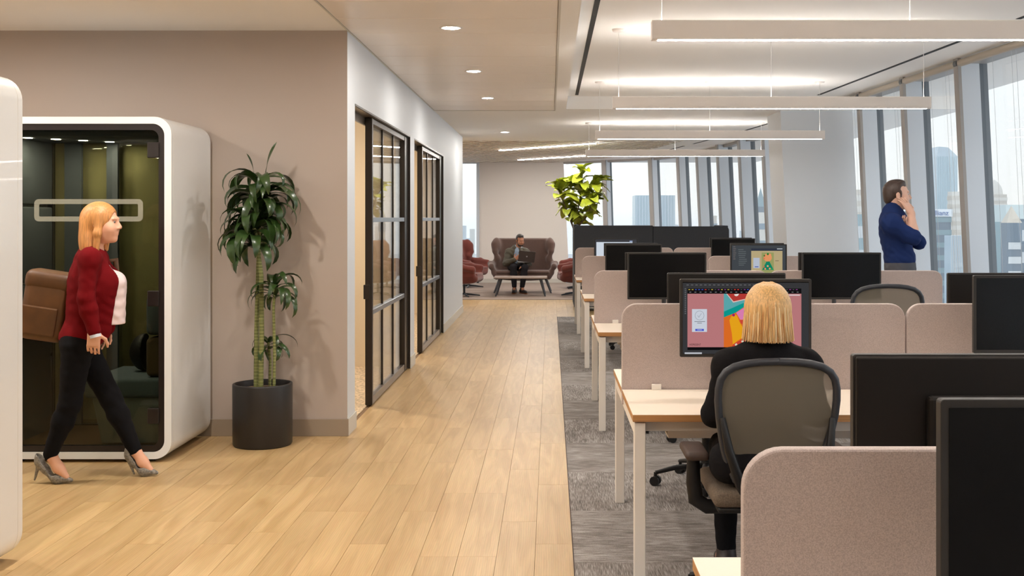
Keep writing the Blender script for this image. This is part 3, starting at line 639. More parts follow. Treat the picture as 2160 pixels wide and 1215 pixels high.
flat('avatar', rect(1664, 622.5, 1688, 625.5), (200, 176, 178), s, y-2*d)
# yellow and green picture screen
r, s, zc, yf = mons['n4b']; y = yf-.0016
def S(px, py): return ((px-1608.5)/125*MW, zc+MH/2-(py-514)/73*MH)
flat('window_frame', rect(1549, 516.5, 1668, 584), (62, 66, 70), s, y)
for i in range(9): flat('code_line', rect(1563+random.random()*3, 525+4.2*i, 1574+random.random()*9, 526.4+4.2*i), (92, 98, 100), s, y-d); 
for i in range(7): flat('side_item', rect(1552, 519+4.4*i, 1556+random.random()*3, 520.3+4.4*i), (110, 100, 98), s, y-d)
flat('tab_bar', rect(1592, 523, 1662, 527), (46, 50, 62), s, y-d); flat('address_field', rect(1649, 523.2, 1661, 525), (180, 186, 190), s, y-2*d)
flat('page', rect(1592, 528.5, 1661, 584), (172, 156, 118), s, y-d)
flat('picture', rect(1615, 532, 1642, 584), (142, 146, 92), s, y-2*d)
flat('card', rect(1596.5, 543.5, 1610.5, 566), (170, 178, 192), s, y-2*d); flat('button', rect(1600, 562, 1608, 564), (82, 90, 160), s, y-3*d)
flat('caption', rect(1645, 549.5, 1653, 550.6), (90, 84, 70), s, y-2*d)
flat('bloom', disc(1628.5, 543, 9, 16), (214, 140, 92), s, y-3*d)
flat('cone', [S(1616, 570), S(1642, 570), S(1632, 551), S(1626, 551)], (20, 122, 92), s, y-3*d)
for (px, py, rr, cc) in ((1621, 539, 1.8, (70, 90, 40)), (1628.7, 535.5, 2.4, (30, 110, 50)), (1633.5, 537, 2.6, (220, 140, 96)), (1620.5, 545, 2, (210, 110, 80)), (1628.5, 561.5, 2, (224, 160, 120)), (1623, 567.5, 2, (226, 130, 90)), (1633, 567, 2, (226, 140, 100)), (1620, 563, 1.6, (200, 96, 70)), (1637.5, 568, 2.2, (40, 150, 80))): flat('dot', disc(px, py, rr, 10), cc, s, y-4*d)
# white screen
r, s, zc, yf = mons['n5']; y = yf-.0016
def S(px, py): return ((px-1298.5)/92*MW, zc+MH/2-(py-502)/54*MH)
flat('window_frame', rect(1255, 504, 1342, 553), (58, 58, 62), s, y); flat('page', rect(1257.5, 509.5, 1333, 553), (196, 204, 214), s, y-d); flat('address_field', rect(1327, 507, 1333, 508.5), (170, 190, 230), s, y-d)
# ================================================================== task chairs
mat('chair_frame', (44, 46, 52), .42); mat('chair_black', (20, 18, 18), .45, spec=.35); mat('arm_pad', (64, 48, 40), .6); mat('seat_fabric', (104, 90, 76), .9, noise=((160, 160, 160), .3)); veil('chair_mesh', (112, 104, 90), .82)
def back_y(x, z): return -.235-.10*(z-.55)+.35*(x*x)*.55-.05*math.exp(-((z-.62)/.12)**2)*-1
def task_chair(loc, rz, lab, lift=0.):
    r = empty('task_chair', loc, rz, lab, 'chair', 'black mesh task chairs'); q = lift
    prof = [(.0, 1.024), (.07, 1.022), (.125, 1.015), (.17, 1.003), (.203, .982), (.222, .953), (.230, .915), (.231, .87), (.226, .81), (.215, .74), (.20, .67), (.18, .60), (.152, .545), (.11, .515), (.05, .50), (0, .498)]
    half = [Vector((x, back_y(x, z), z+q)) for x, z in prof]
    loop = half+[Vector((-p.x, p.y, p.z)) for p in half[-2::-1]]
    MB().tube(loop, .019, 10, False, (1, .8)).ob('back_frame', 'chair_frame', r)
    vs = []; fs = []; n = 13; rows = prof[1:-1]
    for x, z in rows:
        for i in range(n):
            u = (2*i/(n-1)-1)*x*.97; vs.append((u, back_y(u, z), z+q))
    for a in range(len(rows)-1):
        for i in range(n-1): fs.append((a*n+i, a*n+i+1, (a+1)*n+i+1, (a+1)*n+i))
    MB().add(vs, fs, True).ob('back_mesh', 'chair_mesh', r)
    for sx in (-1, 1):
        MB().tube([(sx*.215, back_y(.215, .80)-.012, .80+q), (sx*.195, -.30, .68+q), (sx*.15, -.29, .55+q), (sx*.08, -.2, .44), (sx*.05, -.05, .405)], [.012, .018, .022, .026, .03], 8, True, (1, .7)).ob('back_support', 'chair_black', r)
    MB().box((-.24, -.2, .43), (.24, .27, .50), .03, 4, smooth=True).ob('seat', 'seat_fabric', r)
    MB().box((-.22, -.18, .405), (.22, .25, .432), .012, 2).ob('seat_pan', 'chair_black', r)
    MB().box((-.09, -.13, .34), (.09, .12, .406), .02, 2).ob('mechanism', 'chair_black', r)
    MB().tube([(.08, .08, .385), (.24, .08, .38), (.265, .08, .38)], [.008, .008, .014], 8).ob('lever', 'chair_black', r)
    for sx in (-1, 1):
        a = MB().tube([(sx*.1, .0, .39), (sx*.24, .0, .39), (sx*.285, 0, .42), (sx*.295, 0, .49), (sx*.295, 0, .60)], [.022, .024, .026, .024, .02], 10, True, (.8, 1.3)).ob('armrest', 'chair_black', r)
        MB().box((sx*.29-.048, -.11, .598), (sx*.29+.048, .14, .634), .016, 3, smooth=True).ob('arm_pad', 'arm_pad', a)
    MB().cyl((0, 0, .12), (0, 0, .27), .03, n=16).cyl((0, 0, .27), (0, 0, .345), .018, n=14).ob('gas_lift', 'chair_black', r)
    base = MB().cyl((0, 0, .085), (0, 0, .14), .045, .036, 18)
    for k in range(5):
        a = 2*PI*k/5+.3; c_, s_ = math.cos(a), math.sin(a)
        base.tube([(.03*c_, .03*s_, .115), (.2*c_, .2*s_, .1), (.31*c_, .31*s_, .075)], [.026, .022, .017], 8, True, (1, .7))
    base.ob('star_base', 'chair_black', r)
    for k in range(5):
        a = 2*PI*k/5+.3; c = Vector((.31*math.cos(a), .31*math.sin(a), 0)); b_ = a+1.0+k; t = Vector((math.cos(b_), math.sin(b_), 0))
        w_ = MB().cyl(c+Vector((0, 0, .05)), c+Vector((0, 0, .078)), .01, n=8)
        for sg in (-1, 1): w_.cyl(c+t*(sg*.008)+Vector((0, 0, .028)), c+t*(sg*.026)+Vector((0, 0, .028)), .028, n=16)
        w_.ob('caster', 'chair_black', r)
    return r
task_chair((.885, 4.60, 0), 0, 'black mesh task chair under the blonde seated woman')
task_chair((2.22, 7.60, 0), 0, 'empty mesh task chair below the standing man', .11)
task_chair((.93, 6.62, 0), PI-.2, 'task chair partly seen under the seated woman\'s desk')
task_chair((1.0, 8.12, 0), .15, 'task chair tucked at the left of the third desk row', -.06)
task_chair((1.0, 13.55, 0), PI+.3, 'task chair on the far side of the fourth desk row', -.05)
# ================================================================== pods
mat('pod_white', (226, 226, 224), .26, coat=.3); mat('pod_black', (28, 20, 18), .35); mat('pod_felt', (66, 72, 78), .95, noise=((120, 120, 120), .12)); mat('pod_floor', (96, 66, 40), .7); veil('decal', (176, 174, 156), .34)
mat('cushion_blue', (96, 106, 116), .95, noise=((200, 200, 200), .15)); mat('cushion_brown', (96, 78, 56), .95, noise=((200, 200, 200), .15)); mat('cushion_grey', (122, 126, 126), .95, noise=((200, 200, 200), .15)); mat('pod_table', (214, 190, 160), .4); mat('dark_shell', (34, 28, 28), .5)
def ring_mesh(m, o, i, y0, y1):
    n = len(o); vs = [(x, y0, z) for x, z in o]+[(x, y0, z) for x, z in i]+[(x, y1, z) for x, z in o]+[(x, y1, z) for x, z in i]; fs = []; sm = []
    flat_ = []; wall = []
    for k in range(n):
        j = (k+1) % n
        flat_ += [(k, j, n+j, n+k), (2*n+j, 2*n+k, 3*n+k, 3*n+j)]; wall += [(j, k, 2*n+k, 2*n+j), (n+k, n+j, 3*n+j, 3*n+k)]
    m.add(vs, flat_, False); m.add(vs, wall, True); return m
def pod(x0, x1, y0, y1, lab, interior=True):
    W = (x1-x0)/2; D = y1-y0; Z0, Z1 = .022, 2.235
    r = empty('office_pod', ((x0+x1)/2, y0, 0), 0, lab, 'pod', 'white office pods')
    O = lambda g, rr: rrect(-W+g, Z0+g, W-g, Z1-g, rr, 8)
    ring_mesh(MB(), O(0, .11), O(.045, .075), 0, D).ob('shell', 'pod_white', r)
    for yy in (.045, D-.045): ring_mesh(MB(), O(-.0006, .1106), O(.001, .109), yy-.0012, yy+.0012).ob('shell_seam', 'base_grey', r)
    ring_mesh(MB(), O(.0455, .0745), O(.085, .05), .008, .05).ob('front_frame', 'pod_black', r)
    ring_mesh(MB(), O(.0455, .0745), O(.085, .05), D-.05, D-.008).ob('back_frame', 'pod_black', r)
    g = .086
    MB().box((-W+g, .02, Z0+g), (W-g, .028, Z1-g)).ob('door_glass', 'pod_glass', r)
    MB().box((-W+g, D-.04, Z0+g), (W-g, D-.032, Z1-g)).ob('back_glass', 'pod_back_glass', r)
    MB().box((-W+.3, D-.075, Z0+g), (-W+.18, D-.045, Z1-g)).box((W-.72, D-.075, Z0+g), (W-.64, D-.045, Z1-g)).ob('back_mullion', 'pod_felt', r)
    for k in range(4): MB().box((-W+.0455, .07, Z0+.06+.53*k), (-W+.09, D-.06, Z0+.06+.53*k+.515), .012, 2).ob('side_panel', 'pod_felt', r)
    MB().box((W-.075, .07, Z0+.06), (W-.0455, D-.06, Z1-.06), .008).ob('side_panel', 'pod_felt', r)
    MB().box((-W+.05, .06, Z1-.12), (W-.05, D-.06, Z1-.0455)).ob('pod_ceiling', 'pod_felt', r)
    MB().box((-W+.05, .06, Z0+.0455), (W-.05, D-.06, Z0+.075)).ob('pod_floor', 'pod_floor', r)
    for zc in (2.02, 1.06, .30): MB().box((W-.155, -.004, zc-.05), (W-.08, .04, zc+.05), .004).ob('hinge', 'pod_black', r)
    for k in range(4): MB().lathe([(.0001, 0), (.03, 0)], (-W+.17+.13*k, .22+.13*k, Z1-.1215), 18).ob('spot_lens', 'led_pod', r)
    m = MB(); dx0, dx1 = -3.345+.0-(x0+x1)/2, -2.64-(x0+x1)/2
    ring_mesh(m, rrect(dx0, 1.558, dx1, 1.703, .03, 5), rrect(dx0+.032, 1.59, dx1-.032, 1.671, .008, 5), .0185, .0198); m.ob('glass_decal', 'decal', r)
    MB().box((-W+.12, .05, 0), (-W+.22, D-.05, Z0)).box((W-.22, .05, 0), (W-.12, D-.05, Z0)).ob('feet', 'pod_black', r)
    return r
pod(-3.65, -2.45, 7.2, 8.03, 'white rounded office pod with dark glass behind the walking woman')
pod(-3.65, -2.45, 4.3, 5.17, 'white pod wall cut off at the left edge of the picture')
def prism_y(poly, y0, y1, name, m, parent, bev=.01): return MB().prism(poly, y1-y0, Matrix.Translation((0, y0, 0)) @ XZ, bev).ob(name, m, parent)
r = empty('pod_sofa', (-2.82, 7.62, .097), 0, 'grey upholstered seat inside the glazed pod', 'seat')
prism_y([(-.13, 0), (.28, 0), (.28, .32), (-.2, .32)], -.3, .32, 'base', 'cushion_grey', r); MB().box((-.24, -.32, .3), (.29, .33, .43), .025, 3, smooth=True).ob('cushion', 'cushion_blue', r)
for (z0, m_, l) in ((.535, 'cushion_brown', 'brown back cushion low on the pod seat'), (.81, 'cushion_blue', 'blue grey back cushion above the brown one in the pod')):
    props(MB().box((-.075, -.25, 0), (.075, .25, .26), .035, 4, smooth=True).ob('cushion', m_), l, 'cushion').location = (-2.60, 7.6, z0-.005)
r = empty('pod_table', (-3.5, 7.62, .097), 0, 'small pale table on the left inside the pod', 'table')
MB().box((-.06, -.25, .69), (.3, .28, .72), .01).ob('tabletop', 'pod_table', r); MB().box((-.05, -.2, 0), (-.01, .2, .69)).ob('panel_leg', 'pod_felt', r)
s = SDF((-.2, -.2, -.02), (.2, .2, .3), .008); s.ell((0, 0, .13), (.11, .09, .13)); s.ell((.06, 0, .13), (.12, .1, .14), op='sub', k=.01); 
props(link('lumbar_shell', s.me('lumbar_shell', 'dark_shell')), 'dark curved back shell beside the pod cushions', 'backrest').location = (-2.78, 7.66, .53)
# ================================================================== plants
mat('leaf_dark', (44, 66, 28), .3, noise=((9, 9, 9), .35), coat=.2); mat('leaf_fig', (146, 156, 40), .35, noise=((6, 6, 6), .4), coat=.15); mat('cane', (112, 116, 64), .7, noise=((3, 3, 60), .3)); mat('cane_ring', (176, 172, 120), .8)
mat('pot_black', (34, 31, 30), .42); mat('soil', (120, 96, 74), 1.0, noise=((60, 60, 60), .6), bump=((80, 80, 80), 1.0)); mat('twig', (86, 70, 52), .8)
def strap_leaf(Ln, wd, rise, droop, twist=0.):
    """arching strap: grows along +x, rises, then falls"""
    n = 11; p = Vector((0, 0, 0)); a = rise; vs = []; fs = []
    for i in range(n):
        t = i/(n-1); w_ = wd*(math.sin(PI*min(1, (t*.9+.08)))**.7)*(1-.15*t); ww = max(w_, .002) if i < n-1 else .001
        nx = Vector((-math.sin(a), 0, math.cos(a))); sd = Vector((0, 1, 0))
        for j, (u, k) in enumerate(((-1, .22), (-.5, .08), (0, 0), (.5, .08), (1, .22))):
            tw = twist*t; d_ = sd*math.cos(tw)+nx*math.sin(tw)
            vs.append(p+d_*(u*ww)+nx*(k*ww))
        a -= droop/n*(.4+1.3*t); p = p+Vector((math.cos(a), 0, math.sin(a)))*(Ln/(n-1))
    for i in range(n-1):
        for j in range(4): fs.append((i*5+j, i*5+j+1, (i+1)*5+j+1, (i+1)*5+j))
    return MB().add(vs, fs, True)
DY = 7.78
base = P(554, 945, DY); base.z = 0
dr = empty('potted_dracaena', base, 0, 'tall dark green dracaena in a black pot beside the pod', 'plant')
pt = MB().lathe([(.001, 0), (.195, 0), (.203, .012), (.205, .42), (.203, .428), (.19, .43), (.187, .42), (.187, .36)], n=48).ob('pot', 'pot_black', dr)
MB().lathe([(.001, .40), (.1, .397), (.186, .385)], n=36).ob('soil', 'soil', dr)
leafs = [strap_leaf(.44, .036, 1.2, 3.1, .3).me('leaf', 'leaf_dark'), strap_leaf(.40, .04, .9, 2.9, -.4).me('leaf', 'leaf_dark'), strap_leaf(.42, .034, .6, 2.4, .2).me('leaf', 'leaf_dark'), strap_leaf(.36, .036, 1.0, 3.4, .5).me('leaf', 'leaf_dark'), strap_leaf(.34, .026, 1.3, .5, 1.4).me('leaf', 'leaf_dark')]
def rel(px, py, dy=0.): q = P(px, py, DY+dy); return q-base
def cane(pts, r0, r1):
    m = MB(); pts = [Vector(p) for p in pts]; m.tube(pts, [r0+(r1-r0)*i/(len(pts)-1) for i in range(len(pts))], 10); st = m.ob('cane', 'cane', dr)
    rg = MB()
    for a, b_ in zip(pts[:-1], pts[1:]):
        k = max(1, int((b_-a).length/.022))
        for i in range(k): q = a.lerp(b_, i/k); rg.tube([q-Vector((0, 0, .0012)), q+Vector((0, 0, .0012))], r0*1.06, 8, False)
    o = rg.ob('cane_rings', 'cane_ring', st); o['kind'] = 'stuff'
def crown(c, n, h, sc, kinds=(0, 1, 2, 3)):
    for i in range(n):
        t = i/n; o = link('leaf', leafs[kinds[random.randrange(len(kinds))]], dr, c-Vector((0, 0, h*t)), (random.uniform(-.3, .3), random.uniform(-.25, .3)+.55*t, i*2.4+random.random()*.6))
        k = sc*random.uniform(.8, 1.15); o.scale = (k, k*random.uniform(.9, 1.25), k)
cane([rel(540, 822), rel(541, 700), rel(545, 560), rel(547, 470), rel(549, 372)], .017, .013)
cane([rel(550, 824, -.05), rel(552, 700, -.05), rel(551, 580, -.05), rel(540, 500, -.04), rel(532, 468, -.04)], .018, .014)
cane([rel(578, 822, -.06), rel(579, 740, -.06), rel(577, 650, -.06), rel(580, 605, -.06)], .011, .009)
cane([rel(569, 820, .06), rel(570, 760, .06), rel(566, 722, .06)], .011, .009)
crown(rel(549, 378), 36, .2, .9); crown(rel(549, 430), 28, .18, .92, (0, 1, 3)); crown(rel(531, 470, -.04), 34, .18, .85, (0, 1, 3)); crown(rel(580, 602, -.06), 20, .1, .66, (0, 1, 3)); crown(rel(566, 718, .06), 13, .09, .6, (1, 2, 3))
for px, ro, k in ((560, (1.5, -.05, .0), .75), (536, (1.3, -.1, PI), .5)):
    o = link('leaf', leafs[4], dr, rel(px, 372), ro, (k, k*1.6, k)); o.rotation_euler = (0, -.15, ro[2])
# fiddle leaf fig behind the booth
FYD = 21.0; fb = P(1247, 475, FYD); fb.z = 0
fg = empty('potted_fig', fb, 0, 'bright green fiddle leaf fig rising behind the dark felt booth', 'plant')
MB().lathe([(.001, 0), (.2, 0), (.24, .45), (.235, .46), (.22, .45), (.21, .4)], n=30).ob('pot', 'pot_black', fg); MB().lathe([(.001, .42), (.21, .41)], n=24).ob('soil', 'soil', fg)
def frel(px, py, dy=0.): return P(px, py, FYD+dy)-fb
def fig_leaf():
    n = 9; vs = []; fs = []
    for i in range(n):
        t = i/(n-1); ww = .10*(math.sin(PI*(t**.8)*.93+.12))**.8*(.62+.5*t); ww = max(ww, .004); z = .05*math.sin(PI*t)-.09*t*t
        for j, u in enumerate((-1, -.5, 0, .5, 1)): vs.append((t*.27, u*ww*(1+.1*math.sin(9*t+j)), z+.02*abs(u)+.012*math.sin(11*t+2*j)*abs(u)))
    for i in range(n-1):
        for j in range(4): fs.append((i*5+j, i*5+j+1, (i+1)*5+j+1, (i+1)*5+j))
    return MB().add(vs, fs, True).me('leaf', 'leaf_fig')
fl = fig_leaf()
brs = [[frel(1217, 600), frel(1216, 520), frel(1218, 450), frel(1226, 405), frel(1229, 368)], [frel(1217, 500), frel(1200, 455, -.1), frel(1186, 420, -.12), frel(1176, 398, -.1)],
       [frel(1218, 470), frel(1238, 430, .1), frel(1252, 402, .12), frel(1262, 388, .1)], [frel(1216, 480), frel(1204, 440, .2), frel(1203, 400, .25), frel(1206, 388, .25)], [frel(1217, 480), frel(1235, 460, -.2), frel(1250, 425, -.25)]]
brs[0].insert(0, Vector((0, 0, .4)))
for b_ in brs: MB().tube(b_, [.022-.016*i/(len(b_)-1) for i in range(len(b_))], 7).ob('branch', 'twig', fg)
for bi, b_ in enumerate(brs):
    segs = list(zip(b_[1:-1], b_[2:])) if bi == 0 else list(zip(b_[:-1], b_[1:]))
    for si, (p, q) in enumerate(segs):
        for k in range(10 if bi == 0 else 8):
            t = random.random(); c = p.lerp(q, t)
            if c.z < 1.42: continue
            o = link('leaf', fl, fg, c, (random.uniform(-.6, .6), random.uniform(-.9, .15), random.random()*6.28)); k_ = random.uniform(.85, 1.35); o.scale = (k_, k_, k_)
    for k in range(4):
        o = link('leaf', fl, fg, b_[-1], (random.uniform(-.4, .4), random.uniform(-1.1, -.3), random.random()*6.28)); o.scale = (1.05, 1.05, 1.05)
# ================================================================== lounge
mat('wool_brown', (96, 74, 66), .95, sheen=.3, noise=((90, 90, 90), .1)); mat('wool_rust', (106, 48, 38), .95, sheen=.3, noise=((90, 90, 90), .1)); mat('leg_dark', (62, 62, 66), .4); mat('table_grey', (150, 132, 122), .45); mat('booth_grey', (54, 55, 58), .95, noise=((60, 60, 60), .08)); mat('metal_dark', (46, 50, 56), .35, metal=.4)
def Rz(a, b=0.):
    return (Matrix.Rotation(a, 3, 'Z') @ Matrix.Rotation(b, 3, 'X'))
def shell_seat(W, zt, h=.012):
    """wing-back shell; faces -y; W half width of the top"""
    s = SDF((-W-.35, -.5, .15), (W+.35, .55, zt+.15), h)
    s.box((0, .27, (zt+.34)/2), (W-.13, .05, (zt-.34)/2), Rz(0, -.13), .05, .05)
    for sx in (-1, 1):
        s.ell((sx*(W-.10), .24, zt-.17), (.10, .12, .18), Rz(sx*.5), .06)
        s.cap((sx*(W-.05), .17, zt-.13), (sx*(W-.07), .14, zt-.28), .052, .045, .06)          # wings
        s.cap((sx*(W-.07), .14, zt-.28), (sx*(W-.12), .16, .70), .045, .045, .05)
        s.cap((sx*(W-.12), .2, .70), (sx*(W-.10), .22, .45), .06, .06, .08)
        s.cap((sx*(W-.05), .18, .62), (sx*(W+.02), -.05, .61), .05, .05, .06)                  # arms
        s.cap((sx*(W+.02), -.05, .61), (sx*(W+.0), -.27, .55), .05, .045, .04)
        s.box((sx*(W-.045), -.03, .50), (.04, .27, .12), Matrix.Rotation(sx*.28, 3, 'Y'), .04, .06)
        s.box((sx*(W-.10), -.01, .38), (.05, .27, .1), Matrix.Rotation(sx*.5, 3, 'Y'), .045, .06)
    s.box((0, -.02, .37), (W-.08, .32, .07), None, .06, .06)
    s.ell((0, .02, .31), (W*.85, .28, .07), None, .05)
    return s
sofa_y = 23.75; sofa_x = (1102.5-VX)*23.5/F
sf = empty('sofa', (sofa_x, sofa_y, 0.002), 0, 'brown high-backed two-seat sofa on which the man sits', 'sofa')
link('shell', shell_seat(.675, 1.15, .014).me('shell', 'wool_brown'), sf)
MB().box((-.56, -.36, .40), (.56, .22, .47), .03, 4, smooth=True).ob('seat_cushion', 'wool_brown', sf)
for sx in (-1, 1):
    for (y0, y1) in ((-.22, -.32), (.2, .3)): MB().tube([(sx*.48, y0, .31), (sx*.60, y1, .0)], [.028, .018], 10).ob('leg', 'leg_dark', sf)
def lounge_chair(x, y, rz, lab):
    r = empty('lounge_chair', (x, y, .002), rz, lab, 'armchair', 'rust swivel armchairs')
    link('shell', CH, r); MB().box((-.29, -.33, .40), (.29, .2, .47), .03, 4, smooth=True).ob('seat_cushion', 'wool_rust', r)
    MB().cyl((0, 0, .05), (0, 0, .27), .024, n=12).ob('stem', 'metal_dark', r)
    b_ = MB()
    for k in range(4):
        a = PI/2*k+.5; b_.tube([(0, 0, .05), (.15*math.cos(a), .15*math.sin(a), .035), (.33*math.cos(a), .33*math.sin(a), .012)], [.02, .018, .011], 8)
    b_.ob('star_base', 'metal_dark', r)
CH = shell_seat(.40, 1.08, .013).me('shell', 'wool_rust')
lounge_chair(-1.74, 22.5, PI/2-.15, 'rust armchair nearest the corridor wall on the left'); lounge_chair(-1.86, 25.4, PI/2-.5, 'rust armchair farther back on the left near the window')
lounge_chair(.50, 22.9, -PI/2+.1, 'rust armchair just left of the dark felt booth'); lounge_chair(.62, 25.0, -PI/2+.3, 'rust armchair farther back behind the booth')
ty = 22.7; tb = empty('coffee_table', ((1098.5-VX)*ty/F, ty, .002), 0, 'low grey table in front of the brown sofa', 'table')
MB().box((-.54, -.3, .355), (.54, .3, .39), .012, 3).ob('tabletop', 'table_grey', tb)
for sx in (-1, 1):
    for sy in (-1, 1): MB().tube([(sx*.40, sy*.22, .355), (sx*.5, sy*.28, 0)], [.028, .015], 10).ob('leg', 'leg_dark', tb)
# felt booth: two high-backed benches, backs to the desks
def booth(x0, x1, lab, wing, h):
    yb = 18.88; r = empty('booth_sofa', ((x0+x1)/2, yb, 0), 0, lab, 'sofa', 'dark felt booth sofas'); w2 = (x1-x0)/2
    MB().prism(rrect(-w2, .07, w2, h, .07, 6, (0, 0, 1 if wing > 0 else 0, 1 if wing < 0 else 0)), .11, XZ, .012).ob('back_panel', 'booth_grey', r)
    YZ = Matrix(((0, 0, 1, 0), (1, 0, 0, 0), (0, 1, 0, 0), (0, 0, 0, 1)))
    MB().prism(rrect(.112, .07, 1.2, h+.012, .07, 6, (0, 0, 1, 0)), .09, Matrix.Translation((-w2 if wing < 0 else w2-.09, 0, 0)) @ YZ, .012).ob('side_panel', 'booth_grey', r)
    MB().box((-w2+.1, .115, .12), (w2-.1, .78, .42), .03, 3).ob('seat', 'booth_grey', r)
    for sx in (-1, 1):
        for yy in (.06, 1.1 if sx == wing else .7): MB().cyl((sx*(w2-.05), yy, 0), (sx*(w2-.05), yy, .125 if yy == .7 else .072), .022, n=10).ob('foot', 'chair_black', r)
booth(.40, 1.735, 'left half of the dark grey felt booth behind the desks', -1, 1.455); booth(1.74, 3.03, 'right half of the dark grey felt booth behind the desks', 1, 1.44)
# tablet beside the first sliding door
mat('tablet_dark', (24, 30, 28), .3); emis('tablet_green', (40, 190, 110), .9)
tbl = empty('booking_tablet', (XW-.095, 9.62, 1.08), 0, 'small dark tablet with a green edge on the nearest glass door', 'tablet')
MB().box((0, -.09, 0), (.02, .09, .14), .004).ob('body', 'tablet_dark', tbl); MB().box((.0, -.093, .0), (.02, -.0905, .14)).ob('light_edge', 'tablet_green', tbl); tbl.location.x = XW-.05-.047; tbl.rotation_euler = (0, 0, 0)
# ================================================================== people
mat('skin', (222, 168, 140), .5, spec=.35); mat('skin_man', (214, 170, 148), .5, spec=.35); mat('skin_tan', (176, 122, 94), .5, spec=.35); mat('eye_white', (196, 184, 176), .3); mat('eye_dark', (50, 40, 34), .2)
mat('hair_blonde', (216, 172, 112), .38, noise=((240, 240, 6), .35, 3), bump=((300, 300, 8), .6)); mat('hair_strawberry', (196, 136, 78), .45, noise=((160, 160, 8), .3, 3), bump=((240, 240, 8), .6))
mat('hair_brown', (62, 46, 38), .5, noise=((200, 200, 30), .3)); mat('hair_dark', (48, 40, 36), .5, noise=((200, 200, 30), .3)); mat('hair_light', (248, 226, 182), .35)
mat('knit_red', (104, 5, 12), .9, spec=.15, bump=((220, 220, 220), .3)); mat('blouse', (226, 206, 206), .7); mat('cloth_black', (15, 14, 17), .9, spec=.15, bump=((160, 160, 160), .2)); mat('blazer_black', (20, 18, 20), .9, spec=.15, noise=((90, 90, 90), .15), bump=((200, 200, 200), .3)); mat('knit_navy', (26, 42, 86), .9, spec=.15, bump=((200, 200, 200), .3))
mat('wool_grey', (66, 66, 72), .85); mat('leather_olive', (76, 70, 56), .6, bump=((60, 60, 60), .4)); mat('shirt_blue', (150, 170, 192), .8); mat('trouser_char', (36, 34, 38), .9, spec=.2); mat('shoe_snake', (126, 120, 112), .4, noise=((90, 90, 90), .5)); mat('shoe_dark', (40, 30, 28), .5); mat('sole_tan', (150, 96, 56), .6); mat('leather_tan', (92, 58, 28), .5, noise=((8, 8, 8), .25)); mat('band_white', (214, 220, 230), .3); mat('lip', (170, 84, 80), .5)
V3 = lambda *a: np.array(a, float)
def nrm(v): v = np.array(v, float); return v/np.linalg.norm(v)
def lerp(a, b, t): return np.array(a)*(1-t)+np.array(b)*t
def PP(px, py, Y): return np.array(P(px, py, Y))
def head_prims(c, f, u, g=1., fem=False):
    f = nrm(f); u = nrm(np.array(u)-f*np.dot(u, f)); l = np.cross(u, f); R = np.stack([l, f, u], 1); c = np.array(c)
    p = lambda a, b, d: c+(l*a+f*b+u*d)*g
    q = [('head', 'ell', (p(0, -.012, .034), V3(.076, .097, .086)*g, R), .02), ('head', 'ell', (p(0, .026, -.035), V3(.063, .07, .085)*g, R), .03), ('head', 'ell', (p(0, .045, -.078), V3(.045, .045, .034)*g, R), .025),
         ('head', 'ell', (p(0, .076, -.096), V3(.022, .018, .017)*g, R), .02), ('head', 'ell', (p(0, .084, .03), V3(.05, .014, .011)*g, R), .015)]
    for s in (-1, 1):
        q += [('head', 'ell-', (p(s*.032, .102, .011), V3(.016, .011, .009)*g, R), .014), ('head', 'ell', (p(s*.038, .066, -.03), V3(.024, .022, .026)*g, R), .035),
              ('head', 'ell', (p(s*.076, -.006, -.006), V3(.011, .019, .032)*g, np.stack([nrm(l+f*.35*s), nrm(f-l*.35*s), u], 1)), .006), ('head', 'ell-', (p(s*.087, .0, -.004), V3(.006, .010, .016)*g, R), .004),
              ('head', 'ell', (p(s*.013, .1, -.026), V3(.009, .012, .008)*g, R), .006)]
    q += [('head', 'cap', (p(0, .093, .016), p(0, .112, -.02), .008*g, .0115*g), .010), ('head', 'ell', (p(0, .092, -.052), V3(.022, .012, .007)*g, R), .006), ('head', 'ell', (p(0, .090, -.064), V3(.020, .011, .008)*g, R), .006)]
    return q, p, (l, f, u), R
def hand_prims(w, d, n, t, curl=.5, g=1., fan=0.):
    w = np.array(w); d = nrm(d); n = nrm(np.array(n)-d*np.dot(n, d)); t0 = np.array(t); t = nrm(np.cross(d, n)); t = t if np.dot(t, t0) > 0 else -t
    R = np.stack([t, d, n], 1); q = [('hand', 'box', (w+d*.048*g, V3(.040, .048, .014)*g, R, .012*g), .012), ('hand', 'cap', (w-d*.01, w+d*.03*g, .026*g, .026*g), .02)]
    for i, (off, ln) in enumerate(((.033, .074), (.011, .083), (-.011, .077), (-.032, .06))):
        b = w+(d*.088+t*off)*g; a = curl*.5+.05*i; dd = d+t*(fan*off*8)
        for sgl, rr in ((.45, .0092), (.31, .0084), (.24, .0076)):
            e = b+(nrm(dd)*math.cos(a)+n*math.sin(a))*ln*sgl*g; q.append(('hand', 'cap', (b, e, rr*g, rr*.92*g), .003)); b = e; a += curl
    b = w+(d*.022+t*.036)*g
    for dv_, ln, rr in ((d*.55+t*.75+n*.25, .042, .0115), (d*.85+t*.35+n*.35, .032, .0098), (d*.95+t*.1+n*.35, .024, .0088)):
        e = b+nrm(dv_)*ln*g; q.append(('hand', 'cap', (b, e, rr*g, rr*.93*g), .008)); b = e
    return q
